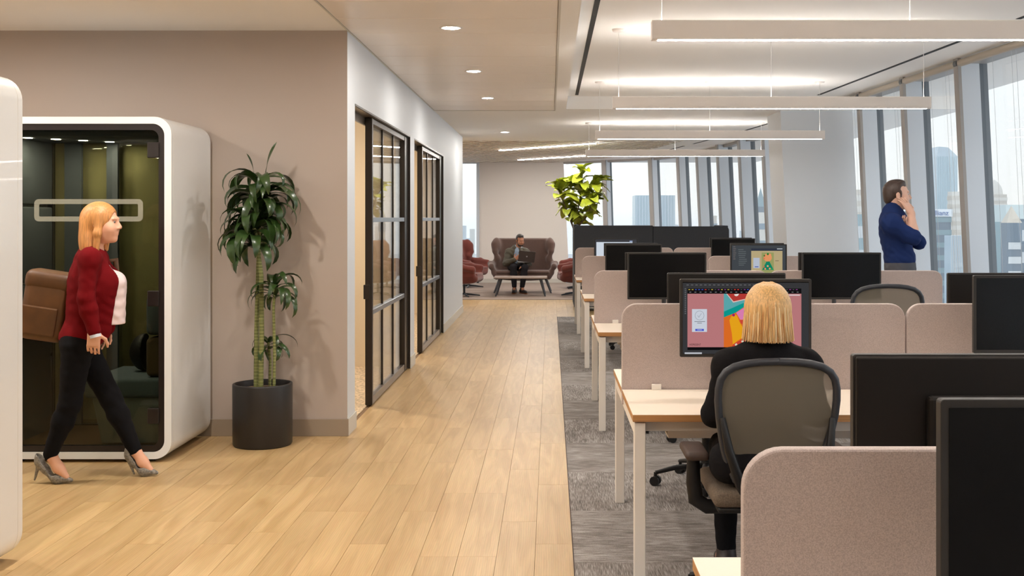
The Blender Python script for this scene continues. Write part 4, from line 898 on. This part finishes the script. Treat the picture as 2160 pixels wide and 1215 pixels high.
def body_prims(J, g=1., fem=False):
    up = nrm(J['neck']-J['pel']); lat = nrm(J['shL']-J['shR']); fwd = nrm(np.cross(lat, up)); lat = np.cross(up, fwd); R = np.stack([lat, fwd, up], 1)
    T = lambda t, a=0, b=0: lerp(J['pel'], J['neck'], t)+lat*a*g+fwd*b*g
    w_ = .92 if fem else 1.
    q = [('torso', 'ell', (T(.66), V3(.158*w_, .112, .19)*g, R), .05), ('torso', 'ell', (T(.36), V3(.138*w_, .098, .16)*g, R), .05), ('pelvis', 'ell', (T(.02), V3(.165, .118, .125)*g, R), .05),
         ('torso', 'cap', (lerp(J['shR'], J['neck'], .1), lerp(J['shL'], J['neck'], .1), .058*g*w_, .058*g*w_), .05), ('torso', 'cap', (T(.93), J['neck'], .075*g*w_, .058*g*w_), .06)]
    if fem: q += [('torso', 'ell', (T(.6, s*.07, .082), V3(.068, .06, .068)*g, R), .04) for s in (-1, 1)]
    for s in 'RL':
        sh, e, w, hp, kn, an, to = (J[k+s] for k in ('sh', 'el', 'wr', 'hip', 'kn', 'an', 'toe'))
        q += [('arm'+s, 'cap', (sh, e, (.046 if fem else .054)*g*w_, (.039 if fem else .042)*g*w_), .03 if fem else .05), ('arm'+s, 'ell', (lerp(sh, e, .06), V3(.06, .06, .06)*g*w_*(.74 if fem else .85), None), .04 if fem else .06), ('fore'+s, 'cap', (e, lerp(e, w, .35), .042*g*w_, .042*g*w_), .02), ('fore'+s, 'cap', (lerp(e, w, .35), w, .042*g*w_, .027*g*w_), .02),
              ('leg'+s, 'cap', (hp, kn, .086*g, .056*g), .04), ('shin'+s, 'cap', (kn, lerp(kn, an, .35), .055*g, .056*g), .03), ('shin'+s, 'cap', (lerp(kn, an, .35), an, .055*g, .034*g), .03),
              ('foot'+s, 'cap', (an, lerp(an, to, .55)-V3(0, 0, .012), .036*g, .032*g), .02), ('foot'+s, 'cap', (lerp(an, to, .5)-V3(0, 0, .012), to, .034*g, .02*g), .02)]
    return q, R, T
def run(s, prims, tags=None, infl=0., kmul=1.):
    for tag, kind, a, k in prims:
        if tags is not None and tag not in tags: continue
        k *= kmul
        if kind == 'cap': s.cap(*a, k=k, infl=infl)
        elif kind == 'ell': s.ell(a[0], a[1], a[2], k, 'add', infl)
        elif kind == 'ell-': s.ell(a[0], a[1], a[2], k, 'sub', 0)
        elif kind == 'box': s.box(a[0], a[1], a[2], a[3], k, 'add', infl)
def bounds(prims, tags=None, pad=.12):
    pts = []
    for tag, kind, a, k in prims:
        if tags is not None and tag not in tags: continue
        if kind == 'cap': pts += [a[0], a[1]]
        else: pts += [a[0]-max(a[1]), a[0]+max(a[1])]
    pts = np.array(pts); return pts.min(0)-pad, pts.max(0)+pad
def origin(me, root):
    me.transform(Matrix.Translation(-root.location)); return me
WR = dict(blouse=.0025, cardigan=.0019, blazer=.0020, sweater=.0024, jacket=.0045, trousers=.0018)
def garment(name, m, root, prims, tags, infl, h=.008, cuts=(), extra=None, kmul=1.):
    lo, hi = bounds(prims, tags); s = SDF(lo, hi, h); run(s, prims, tags, infl, kmul)
    if extra: extra(s)
    s.wrinkle(WR.get(name, .002), 48. if name != 'jacket' else 34.)
    for p_, n_ in cuts: s.plane(p_, n_)
    return link(name, origin(s.me(name, m), root), root)
def eyes(root, p, R, g):
    for s in (-1, 1):
        me = MB().lathe([(.0098*g*math.sin(PI*i/8)+1e-5, -.0098*g*math.cos(PI*i/8)) for i in range(9)], n=14).me('eye', 'eye_white'); o = link('eye', me, root, Vector(p(s*.031, .081, .011))-root.location)
        me = MB().lathe([(.0068*g*math.sin(PI*i/6)+1e-5, -.0068*g*math.cos(PI*i/6)) for i in range(7)], n=10).me('iris', 'eye_dark'); link('iris', me, root, Vector(p(s*.0315, .0856, .011))-root.location)
def make_person(lab, loc, J, hd, skin, hands, g=1., gh=1., fem=False, h=.0065):
    root = empty('person', loc, 0, lab, 'person')
    bp, R, T = body_prims(J, g, fem); hp, p, ax, HR = head_prims(hd[0], hd[1], hd[2], gh, fem)
    nk = [('neck', 'cap', (lerp(J['neck'], p(0, -.02, -.07), -.15), p(0, -.022, -.05), .052*gh*(.9 if fem else 1.05), .05*gh*(.9 if fem else 1.05)), .03)]
    al = bp+nk+hp
    for hh in hands: al += hand_prims(*hh)
    lo, hi = bounds(al); s = SDF(lo, hi, h); run(s, al); link('body', origin(s.me('body', skin), root), root)
    eyes(root, p, HR, gh)
    return root, al, R, T, p, ax
def strands(name, m, root, p, ax, rows, n, rad=.0035):
    """fine locks laid over a hair cap: rows(a) gives the path for angle a"""
    mb = MB()
    for i in range(n):
        pts = rows(i/n, random.uniform(-1, 1)); mb.tube([Vector(q)-root.location for q in pts], [rad*(.2+.8*math.sin(PI*min(.88, (k+.3)/len(pts)))) for k in range(len(pts))], 5, False)
    o = mb.ob(name, m, root); o['kind'] = 'stuff'; return o
# ------------------------------------------------------------------ woman walking past the pod
Y = 6.7
J = dict(neck=PP(196, 528, Y), pel=PP(170, 716, Y), shR=PP(189, 546, Y-.155), shL=PP(203, 546, Y+.155), elR=PP(181, 630, Y-.19), elL=PP(196, 632, Y+.2), wrR=PP(199, 700, Y-.19), wrL=PP(216, 690, Y+.2),
         hipR=PP(163, 735, Y-.085), hipL=PP(176, 735, Y+.085), knR=PP(148, 850, Y-.08), knL=PP(232, 836, Y+.1), anR=PP(106, 958, Y-.07), anL=PP(284, 948, Y+.12), toeR=PP(140, 1006, Y-.07), toeL=PP(318, 992, Y+.12))
root, al, R, T, p, ax = make_person('woman in a red cardigan walking past the pod with a bag', (J['pel'][0], Y, 0), J, (PP(215, 471, Y), (1, .04, -.04), (0, 0, 1)), 'skin',
    [(J['wrR'], PP(194, 765, Y-.19)-J['wrR'], (-.25, 1, 0), (1, 0, -.2), .5, .92), (J['wrL'], (-.2, 0, -1), (0, -1, 0), (1, 0, 0), .5, .92)], .93, .98, True)
garment('trousers', 'cloth_black', root, al, ('pelvis', 'legR', 'legL', 'shinR', 'shinL'), .010, cuts=((T(.32), R[:, 2]), (PP(0, 968, Y), (0, 0, -1))))
fx = PP(243, 600, Y)[0]
def bl(s):
    s.box(T(.40, 0, .12), V3(.10, .115, .21), np.array(Matrix(R) @ Matrix.Rotation(.10, 3, 'X')), .07, .06)
garment('blouse', 'blouse', root, al, ('torso',), .008, extra=bl, cuts=((PP(0, 684, Y), (0, 0, -1)), (PP(215, 556, Y), (.3, 0, 1))))
garment('cardigan', 'knit_red', root, al, ('torso', 'pelvis', 'armR', 'armL', 'foreR', 'foreL'), .013, extra=lambda s: (s.box(T(.42, 0, .07), V3(.135, .12, .22), R, .08, .06), s.ell(T(.42, 0, .25), V3(.09, .16, .5), R, .01, 'sub'), s.cap(J['neck'], p(0, .02, -.06), .058, .07, .01, 'sub')), cuts=((T(-.02), -R[:, 2]),))
for sd in 'R':
    w_ = J['wrR']; d_ = nrm(J['wrR']-J['elR']); c_ = Vector(w_+d_*.024)-root.location
    MB().tube([c_-Vector(d_)*.009, c_+Vector(d_)*.009], .033, 18, False).ob('wristband', 'band_white', root)
def hairw(s):
    HR = np.stack(ax, 1)
    s.ell(p(0, -.018, .036), V3(.088, .105, .096), HR, .02); s.ell(p(0, -.075, -.06), V3(.085, .055, .13), HR, .04); s.ell(p(0, -.06, -.15), V3(.09, .05, .10), HR, .04)
    for q in (-1, 1): s.cap(p(q*.07, .01, .05), p(q*.082, .005, -.06), .02, .022, .02); s.cap(p(q*.082, .005, -.06), p(q*.078, .0, -.16), .022, .018, .02)
    s.ell(p(0, .095, -.045), V3(.064, .085, .115), HR, .012, 'sub'); s.ell(p(0, .04, -.085), V3(.05, .1, .06), HR, .012, 'sub')
s = SDF(p(0, 0, 0)-.3, p(0, 0, 0)+.25, .006); hairw(s); link('hair', origin(s.me('hair', 'hair_strawberry'), root), root)
def pump(heel, toe, tip, nm):
    heel, toe, tip = (np.array(v) for v in (heel, toe, tip)); s = SDF(np.minimum(np.minimum(heel, toe), tip)-.08, np.maximum(np.maximum(heel, toe), tip)+.1, .004)
    ball = lerp(heel, toe, .55); ball[2] = toe[2]+.004
    s.cap(toe, ball+V3(0, 0, .012), .012, .032, .02); s.cap(ball, lerp(heel, ball, .3), .028, .026, .02); s.cap(heel+V3(0, 0, .01), lerp(heel, ball, .35), .03, .026, .02); s.cap(heel+V3(0, 0, .035), heel, .029, .028, .01)
    s.cap(heel-V3(.008, 0, .015), tip+V3(0, 0, .01), .013, .0052, .01)
    s.cap(heel+V3(.012, 0, .05), ball+V3(-.015, 0, .045), .029, .032, .004, 'sub')
    link('pump', origin(s.me('pump', 'shoe_snake'), root), root)
pump(PP(84, 976, Y-.07), PP(150, 1013, Y-.07), PP(73, 1016, Y-.07), 'R'); pump(PP(273, 962, Y+.12), PP(330, 997, Y+.12), PP(283, 1003, Y+.12), 'L')
bag = empty('tote_bag', PP(102, 645, Y+.06), 0, 'brown leather bag carried behind the walking woman', 'bag')
bag.rotation_euler = (0, .16, .1)
MB().box((-.135, -.09, -.21), (.135, .09, .2), .05, 4, smooth=True).ob('bag_body', 'leather_tan', bag); MB().box((-.12, -.105, -.17), (.09, -.085, .0), .008, 2).ob('pocket', 'leather_tan', bag); MB().box((-.14, -.094, .09), (.142, .094, .215), .045, 4, smooth=True).ob('flap', 'leather_tan', bag)
MB().tube([(.13, 0, -.1), (.18, .03, .06), (.24, .04, .3), (.33, .06, .33), (.36, .06, .2)], .012, 6, True, (1.6, .5)).ob('strap', 'leather_tan', bag)
# ------------------------------------------------------------------ woman seated at the desk
x, Y = .876, 4.5
J = dict(neck=V3(x, Y-.01, 1.045), pel=V3(x, Y+.03, .60), shR=V3(x+.15, Y, .98), shL=V3(x-.15, Y, .98), elR=V3(x+.215, Y+.06, .78), elL=V3(x-.205, Y+.05, .78), wrR=V3(x+.13, Y+.34, .775), wrL=V3(x-.13, Y+.34, .775),
         hipR=V3(x+.09, Y+.05, .585), hipL=V3(x-.09, Y+.05, .585), knR=V3(x+.12, Y+.47, .56), knL=V3(x-.1, Y+.47, .56), anR=V3(x+.12, Y+.50, .13), anL=V3(x-.1, Y+.42, .13), toeR=V3(x+.12, Y+.64, .03), toeL=V3(x-.1, Y+.56, .03))
root, al, R, T, p, ax = make_person('blonde woman in a black blazer seated with her back turned', (x, Y, 0), J, (V3(x, Y+.0, 1.19), (0, 1, -.1), (0, 0, 1)), 'skin',
    [(J['wrR'], (-.25, 1, -.03), (0, 0, -1), (-1, 0, 0), .25, .9), (J['wrL'], (.25, 1, -.03), (0, 0, -1), (1, 0, 0), .25, .9)], .95, .97, True)
garment('trousers', 'cloth_black', root, al, ('pelvis', 'legR', 'legL', 'shinR', 'shinL'), .010, cuts=((T(.3), (0, 0, 1)), (V3(0, 0, .10), (0, 0, -1))))
for q in 'RL':
    s = SDF(J['an'+q]-.2, J['an'+q]+.3, .007); s.cap(J['an'+q]+V3(0, -.03, -.07), J['toe'+q]+V3(0, .02, .01), .042, .032, .02); s.cap(J['an'+q]-V3(0, 0, .02), J['an'+q]+V3(0, -.01, -.06), .044, .046, .02); s.plane(V3(0, 0, .001), (0, 0, -1)); link('shoe', origin(s.me('shoe', 'shoe_dark'), root), root)
def bz(s):
    for q in (-1, 1): s.cap(V3(x+q*.05, Y-.01, 1.035), V3(x+q*.165, Y, .985), .048, .056, .03)
    s.cap(V3(x-.045, Y-.045, 1.075), V3(x+.045, Y-.045, 1.075), .03, .03, .03)
    s.cap(V3(x-.15, Y-.02, .6), V3(x+.15, Y-.02, .6), .09, .09, .06)
    s.cap(J['neck']+V3(0, .05, -.02), p(0, .03, -.06), .056, .07, .01, 'sub')
garment('blazer', 'blazer_black', root, al, ('torso', 'armR', 'armL', 'foreR', 'foreL'), .018, .007, cuts=((V3(0, 0, .50), (0, 0, -1)),), extra=bz)
hc = p(0, 0, 0)
def bob_r(z):   # half widths of the bob (side, fore-aft) at height z above the head centre
    t = max(0., min(1., (.135-z)/.25)); e = math.sin(math.acos(max(-1, min(1, (z-.02)/.116)))) if z > .02 else 1
    k = e if z > .02 else 1+.11*(.02-z)/.12
    return .086*k, .1*k
def hairb(s):
    for z in np.arange(-.095, .115, .008):
        a, b_ = bob_r(z); s.ell(hc+V3(0, -.012, z), V3(a, b_, .012), None, .004)
    s.ell(hc+V3(0, -.01, .03), V3(.09, .1, .1), None, .02)
    s.ell(hc+V3(0, .12, -.06), V3(.062, .09, .13), None, .01, 'sub'); s.cap(hc+V3(0, -.0, -.2), hc+V3(0, .0, -.09), .058, .05, .005, 'sub')
s = SDF(hc-.22, hc+.22, .006); hairb(s); link('hair', origin(s.me('hair', 'hair_blonde'), root), root)
def rows(t, r):
    a = PI*1.5+(t-.5)*2*PI*.78; out = []
    j = random.uniform(-.004, .006); zb = -.098+random.uniform(-.006, .006); part = math.cos(a)*.0
    for k in range(13):
        u = k/12; z = .132+(zb-.132)*u**1.25 if k else .134
        q = bob_r(min(z, .1345)); aa = a+r*.05*math.sin(3*u)
        out.append(hc+V3((q[0]+.002+j*u)*math.cos(aa), -.012+(q[1]+.002+j*u)*math.sin(aa), z))
    return out
strands('hair_locks', 'hair_blonde', root, p, ax, rows, 300, .0028); strands('light_locks', 'hair_light', root, p, ax, rows, 150, .0022); strands('dark_locks', 'hair_strawberry', root, p, ax, rows, 110, .0024)
# ------------------------------------------------------------------ man standing at the window
Y = 9.95
J = dict(neck=PP(1882, 449, Y), pel=PP(1899, 566, Y), shR=PP(1879, 472, Y-.175), shL=PP(1888, 472, Y+.175), elR=PP(1927, 503, Y-.22), elL=PP(1938, 512, Y+.1), wrR=PP(1922, 449, Y-.16), wrL=PP(1914, 487, Y-.10),
         hipR=PP(1899, 585, Y-.09), hipL=PP(1899, 585, Y+.09), knR=V3(PP(1903, 0, Y)[0], Y-.1, .53), knL=V3(PP(1905, 0, Y)[0], Y+.1, .53), anR=V3(PP(1896, 0, Y)[0], Y-.1, .09), anL=V3(PP(1900, 0, Y)[0], Y+.1, .09),
         toeR=V3(PP(1896, 0, Y)[0]+.2, Y-.11, .03), toeL=V3(PP(1900, 0, Y)[0]+.2, Y+.12, .03))
root, al, R, T, p, ax = make_person('standing man in a navy sweater with a hand on his cheek', (J['pel'][0], Y, 0), J, (PP(1892, 412, Y), (1, -.10, -.02), (-.05, 0, 1)), 'skin_man',
    [(J['wrR'], PP(1902, 414, Y-.10)-J['wrR'], (-.55, .75, .0), (1, 0, .6), .22, 1.05, .5), (J['wrL'], PP(1905, 468, Y-.16)-J['wrL'], (.8, .6, 0), (-.4, -.6, .6), .35, 1.0)], 1.07, 1.06)
garment('trousers', 'wool_grey', root, al, ('pelvis', 'legR', 'legL', 'shinR', 'shinL'), .012, cuts=((T(.20), R[:, 2]), (V3(0, 0, .07), (0, 0, -1))))
def sw(s):
    s.ell(T(.16, 0, .01), V3(.165, .125, .10)*1.07, R, .05); s.cap(lerp(J['neck'], p(0, 0, 0), .02), lerp(J['neck'], p(0, -.02, -.06), .62), .072, .064, .03)
    s.cap(lerp(J['neck'], p(0, 0, -.08), .4), p(0, .012, -.03), .054, .062, .006, 'sub')
    for q in 'RL': s.cap(lerp(J['sh'+q], J['el'+q], .8), lerp(J['el'+q], J['wr'+q], .12), .062, .060, .03)
garment('sweater', 'knit_navy', root, al, ('torso', 'armR', 'armL'), .018, .007, cuts=((T(.04), -R[:, 2]),), extra=sw)
def short_hair(s, p, ax, g=1., beard=False):
    HR = np.stack(ax, 1)
    s.ell(p(0, -.016, .04), V3(.083, .103, .094)*g, HR, .015); s.ell(p(0, .02, .112), V3(.055, .045, .02)*g, HR, .02); s.ell(p(0, -.07, -.02), V3(.066, .04, .06)*g, HR, .03)
    s.ell(p(0, .11, -.004), V3(.24, .08, .1)*g, HR, .012, 'sub'); s.ell(p(0, .03, -.075), V3(.1, .09, .065)*g, HR, .012, 'sub')
    for q in (-1, 1): s.ell(p(q*.078, .055, .05), V3(.04, .04, .042)*g, HR, .01, 'sub')
    for q in (-1, 1): s.cap(p(q*.073, .014, .03), p(q*.071, .018, -.015), .011*g, .008*g, .008); s.ell(p(q*.085, -.004, -.008), V3(.016, .022, .034)*g, HR, .006, 'sub')
s = SDF(p(0, 0, 0)-.2, p(0, 0, 0)+.2, .005); short_hair(s, p, ax, 1.06); link('hair', origin(s.me('hair', 'hair_brown'), root), root)
for q in 'RL':
    s = SDF(J['an'+q]-.15, J['an'+q]+.36, .007); s.cap(J['an'+q]+V3(-.04, 0, -.035), J['toe'+q]+V3(.04, 0, .01), .046, .036, .02); s.cap(J['an'+q], J['an'+q]+V3(-.01, 0, -.03), .05, .05, .02); s.plane(V3(0, 0, 0.001), (0, 0, -1)); link('shoe', origin(s.me('shoe', 'shoe_dark'), root), root)
# ------------------------------------------------------------------ man on the sofa with a laptop
Y = 23.72
J = dict(neck=PP(1092, 524, Y-.1), pel=PP(1088, 561, Y), shR=PP(1074, 533, Y-.1), shL=PP(1109, 533, Y-.14), elR=PP(1067, 556, Y-.22), elL=PP(1115, 556, Y-.24), wrR=PP(1085, 548, Y-.42), wrL=PP(1108, 559, Y-.42),
         hipR=PP(1080, 563, Y), hipL=PP(1097, 563, Y), knR=PP(1083, 563, Y-.46), knL=PP(1107, 564, Y-.48), anR=V3(PP(1085, 0, Y-.4)[0], Y-.40, .1), anL=V3(PP(1101, 0, Y-.4)[0], Y-.42, .1),
         toeR=V3(PP(1085, 0, Y-.4)[0]-.01, Y-.58, .035), toeL=V3(PP(1101, 0, Y-.4)[0]+.07, Y-.60, .035))
root, al, R, T, p, ax = make_person('bearded man in a dark jacket sitting on the brown sofa', (J['pel'][0], Y, 0), J, (PP(1097, 507, Y-.16), (.42, -.85, -.3), (.05, -.2, 1)), 'skin_tan',
    [(J['wrR'], PP(1094, 541, Y-.46)-J['wrR'], (.6, .6, .3), (.2, -.3, 1), .6, 1.), (J['wrL'], (-.25, -.1, -.1), (0, 0, -1), (0, -1, 0), .3, 1.)], .98, 1.0, h=.008)
garment('trousers', 'trouser_char', root, al, ('pelvis', 'legR', 'legL', 'shinR', 'shinL'), .014, .01, cuts=((T(.45), (0, 0, 1)), (V3(0, 0, .13), (0, 0, -1))))
garment('shirt', 'shirt_blue', root, al, ('torso',), .012, .01, cuts=((T(.02), -R[:, 2]),), extra=lambda s: s.cap(J['neck'], p(0, .02, -.05), .054, .07, .01, 'sub'))
garment('jacket', 'leather_olive', root, al, ('torso', 'pelvis', 'armR', 'armL', 'foreR', 'foreL'), .026, .01, cuts=((T(-.12), -R[:, 2]),), extra=lambda s: (s.ell(T(.55, 0, .2), V3(.055, .15, .5), R, .01, 'sub'), s.cap(J['neck'], p(0, .02, -.05), .066, .08, .01, 'sub')))
s = SDF(p(0, 0, 0)-.2, p(0, 0, 0)+.2, .006); short_hair(s, p, ax, 1.); link('hair', origin(s.me('hair', 'hair_dark'), root), root)
s = SDF(p(0, 0, 0)-.2, p(0, 0, 0)+.2, .005); HR = np.stack(ax, 1); s.ell(p(0, .042, -.082), V3(.056, .058, .042), HR, .02); s.ell(p(0, .088, -.045), V3(.026, .012, .006), HR, .01)
for q in (-1, 1): s.cap(p(q*.068, .015, -.02), p(q*.05, .05, -.08), .008, .016, .02)
s.ell(p(0, .098, -.058), V3(.017, .014, .009), HR, .004, 'sub'); link('beard', origin(s.me('beard', 'hair_dark'), root), root)
for q in 'RL':
    d_ = nrm((J['toe'+q]-J['an'+q])*V3(1, 1, 0)); s = SDF(J['an'+q]-.35, J['an'+q]+.25, .008); s.cap(J['an'+q]*V3(1, 1, 0)-d_*.04+V3(0, 0, .055), J['toe'+q]*V3(1, 1, 0)+d_*.04+V3(0, 0, .042), .046, .036, .02); s.cap(J['an'+q], J['an'+q]-V3(0, 0, .03), .046, .05, .02); s.plane(V3(0, 0, .016), (0, 0, -1)); sh_ = link('shoe', origin(s.me('shoe', 'shoe_dark'), root), root)
    s = SDF(J['an'+q]-.35, J['an'+q]+.25, .006); s.cap(J['an'+q]*V3(1, 1, 0)-d_*.04+V3(0, 0, .02), J['toe'+q]*V3(1, 1, 0)+d_*.045+V3(0, 0, .02), .05, .042, .02); s.plane(V3(0, 0, .004), (0, 0, -1)); s.plane(V3(0, 0, .022), (0, 0, 1)); link('sole', origin(s.me('sole', 'sole_tan'), root), sh_)
mat('laptop_dark', (52, 44, 42), .35); mat('laptop_grey', (150, 150, 152), .4, metal=.4)
lp = empty('laptop', (PP(1110, 0, 23.3)[0], 23.2, .655), .12, 'open dark laptop on the lap of the sofa man', 'laptop')
MB().box((-.17, 0, 0), (.17, .235, .016), .004).ob('base', 'laptop_grey', lp)
ld = MB().box((-.172, -.008, 0), (.172, 0, .232), .003).ob('lid', 'laptop_dark', lp); ld.location = (0, 0, .012); ld.rotation_euler = (math.radians(14), .10, 0)
MB().cyl((0, -.0095, .12), (0, -.008, .12), .016, n=18).ob('emblem', 'laptop_grey', ld)
# ================================================================== city outside
mat('tower_glass', (176, 194, 206), .25); mat('tower_pale', (212, 206, 196), .7); mat('tower_dark', (92, 108, 122), .4); mat('tower_band', (188, 192, 194), .6); mat('tower_stone', (196, 186, 172), .8); mat('tower_blue', (168, 196, 206), .3)
mat('haze_ground', (176, 184, 192), 1.0); mat('sign_white', (226, 230, 234), .6); mat('sign_blue', (60, 96, 160), .5); mat('roof_green', (196, 208, 208), .5); mat('tower_win', (120, 138, 152), .3); mat('tower_teal', (120, 146, 154), .3)
props(MB().box((-2500, 60, -162), (3500, 5000, -160)).ob('ground', 'haze_ground'), 'pale hazy city ground far below the windows', 'ground', None, 'structure')
def tower(px0, px1, ytop, d, m, lab, bands=0, ribs=0, bm='tower_band', depth=None, group=None, band_h=.5, z0=-160):
    a = P(px0, ytop, d); b_ = P(px1, ytop, d); W = b_.x-a.x; Hh = a.z-z0; dp = depth or W
    r = empty('building', (a.x+W/2, d+dp/2, z0), 0, lab, 'building', group)
    MB().box((-W/2, -dp/2, 0), (W/2, dp/2, Hh)).ob('body', m, r)
    if bands:
        st = W*.9/6 if bands < 0 else (Hh*.55)/bands
        n = abs(bands); e = .004*d*.1
        me = MB().box((-W/2-e, -dp/2-e, 0), (W/2+e, dp/2+e, st*band_h)).me('window_band', bm)
        for k in range(n): link('window_band', me, r, (0, 0, Hh-st*(k+1)))
    if ribs:
        e = W*.012; me = MB().box((-W/ribs*.22, -dp/2-e*2, 0), (W/ribs*.22, -dp/2+e, Hh)).me('rib', bm)
        for k in range(ribs): link('rib', me, r, (-W/2+W*(k+.5)/ribs, 0, 0))
    return r, W, dp, Hh
r, W, dp, Hh = tower(1976, 2020, 330, 620, 'tower_glass', 'tall slender glass tower right of the standing man', 0, 12, 'tower_blue', 40)
MB().add([(-W/2, -20, Hh), (W/2, -20, Hh), (W/2, 20, Hh), (-W/2, 20, Hh), (-W/2+.1*W, -20, Hh+5.5), (W*.05, -20, Hh+5), (W*.05, 20, Hh+5), (-W/2+.1*W, 20, Hh+5.5)], [(0, 1, 5, 4), (1, 2, 6, 5), (2, 3, 7, 6), (3, 0, 4, 7), (4, 5, 6, 7)]).ob('crown', 'tower_glass', r)
tower(2008, 2034, 404, 480, 'tower_pale', 'pale stone tower beside the slender glass tower', 26, 0, 'tower_stone')
r, W, dp, Hh = tower(1958, 2006, 442, 330, 'tower_dark', 'dark office block with a white rooftop sign', 24, 0, 'tower_teal', band_h=.4)
sb = MB().box((-W/2-.3, -dp/2-.6, Hh-2.1), (W/2+.3, dp/2, Hh+.1)).ob('sign_board', 'sign_white', r)
text('sign_letters', 'Allianz', 2.1, 'sign_blue', r, Matrix.Translation((-W/2+.2, -dp/2-.75, Hh-1.7)) @ Matrix.Rotation(PI/2, 4, 'X'), .05)
tower(2005, 2042, 497, 300, 'tower_glass', 'low pale glass block below the pale stone tower', 0, 9, 'tower_band')
r, W, dp, Hh = tower(2086, 2124, 410, 560, 'tower_stone', 'domed beige tower behind the peaked roofs', 30, 0, 'tower_pale')
MB().lathe([(W*.46, 0), (W*.44, 1.5), (W*.36, 4), (W*.22, 6), (W*.08, 7), (.01, 7.6)], (0, 0, Hh), 20).ob('dome', 'tower_pale', r)
def peaked(px0, px1, yb, yt, d, lab):
    r, W, dp, Hh = tower(px0, px1, yb, d, 'tower_dark', lab, 0, 0); hz = (yb-yt)*d/F
    MB().add([(-W/2, -dp/2, Hh), (W/2, -dp/2, Hh), (W/2, dp/2, Hh), (-W/2, dp/2, Hh), (0, 0, Hh+hz)], [(0, 1, 4), (1, 2, 4), (2, 3, 4), (3, 0, 4)]).ob('roof', 'tower_stone', r)
    me = MB().box((-W*.42, -dp/2-.15, 0), (W*.42, -dp/2+.1, 1.3)).me('window_band', 'tower_band')
    for k in range(16): link('window_band', me, r, (0, 0, Hh-5-2.7*k))
peaked(2124, 2156, 470, 434, 210, 'dark banded tower with a pointed stone roof at the right edge')
tower(2094, 2128, 468, 260, 'tower_teal', 'teal glass block left of the pointed roof', 0, 0)
tower(2122, 2200, 432, 290, 'roof_green', 'pale green roofed block behind the pointed roof', 0, 0)
tower(2152, 2230, 462, 225, 'tower_dark', 'dark striped block cut by the right edge', 20, 0)
tower(2079, 2100, 486, 240, 'tower_stone', 'grey striped block beside the near window fin', 22, 0, 'tower_win')
tower(1340, 1424, 412, 900, 'tower_blue', 'broad pale glass tower seen past the fig plant', 0, 14, 'tower_glass')
tower(1595, 1622, 448, 420, 'tower_pale', 'pale stone block with window rows left of the pillar', 14, 0, 'tower_win', band_h=.35)
r, W, dp, Hh = tower(1598, 1614, 436, 520, 'tower_dark', 'dark domed tower left of the pillar', 0, 0); MB().lathe([(W*.5, 0), (W*.4, 4), (W*.15, 7), (.01, 9)], (0, 0, Hh), 14).ob('dome', 'tower_teal', r)
tower(1500, 1512, 455, 640, 'tower_stone', 'slim far block between the window fins', 10, 0, 'tower_win')
tower(1806, 1838, 400, 430, 'tower_stone', 'beige tower just right of the pillar', 22, 0, 'tower_pale'); tower(1806, 1842, 452, 300, 'tower_teal', 'teal block just right of the pillar below the beige tower', 14, 0)
tower(1870, 1925, 446, 320, 'tower_dark', 'dark block behind the standing man', 12, 0)
tower(972, 983, 476, 1100, 'tower_glass', 'blue far tower in the narrow lounge window', 0, 4); tower(984, 994, 520, 800, 'tower_stone', 'reddish far block in the narrow lounge window', 8, 0)
for k in range(46):
    d = 500+random.random()*1300; x = -60+random.random()*1300 if k % 3 else 900+random.random()*110; x = 930+random.random()*90 if k < 16 else 1190+random.random()*980
    wd = 10+random.random()*16; top = VY+(20+random.random()*85)*(700/d)
    tower(x, x+wd*800/d, top, d, random.choice(['tower_glass', 'tower_pale', 'tower_stone', 'tower_blue']), 'low hazy city block far below the windows', 0, 0, group='hazy low blocks')

m = bpy.data.materials.new('haze_air'); m.use_nodes = True; t = m.node_tree; t.nodes.clear(); v_ = t.nodes.new('ShaderNodeVolumeScatter'); o_ = t.nodes.new('ShaderNodeOutputMaterial')
v_.inputs['Color'].default_value = (.97, .98, 1, 1); v_.inputs['Density'].default_value = .0006; t.links.new(v_.outputs[0], o_.inputs['Volume']); MATS['haze_air'] = m
props(MB().box((-2400, 62, -159.5), (3400, 1700, 200)).ob('city_haze', 'haze_air'), 'pale haze hanging over the city outside', 'haze', None, 'structure')
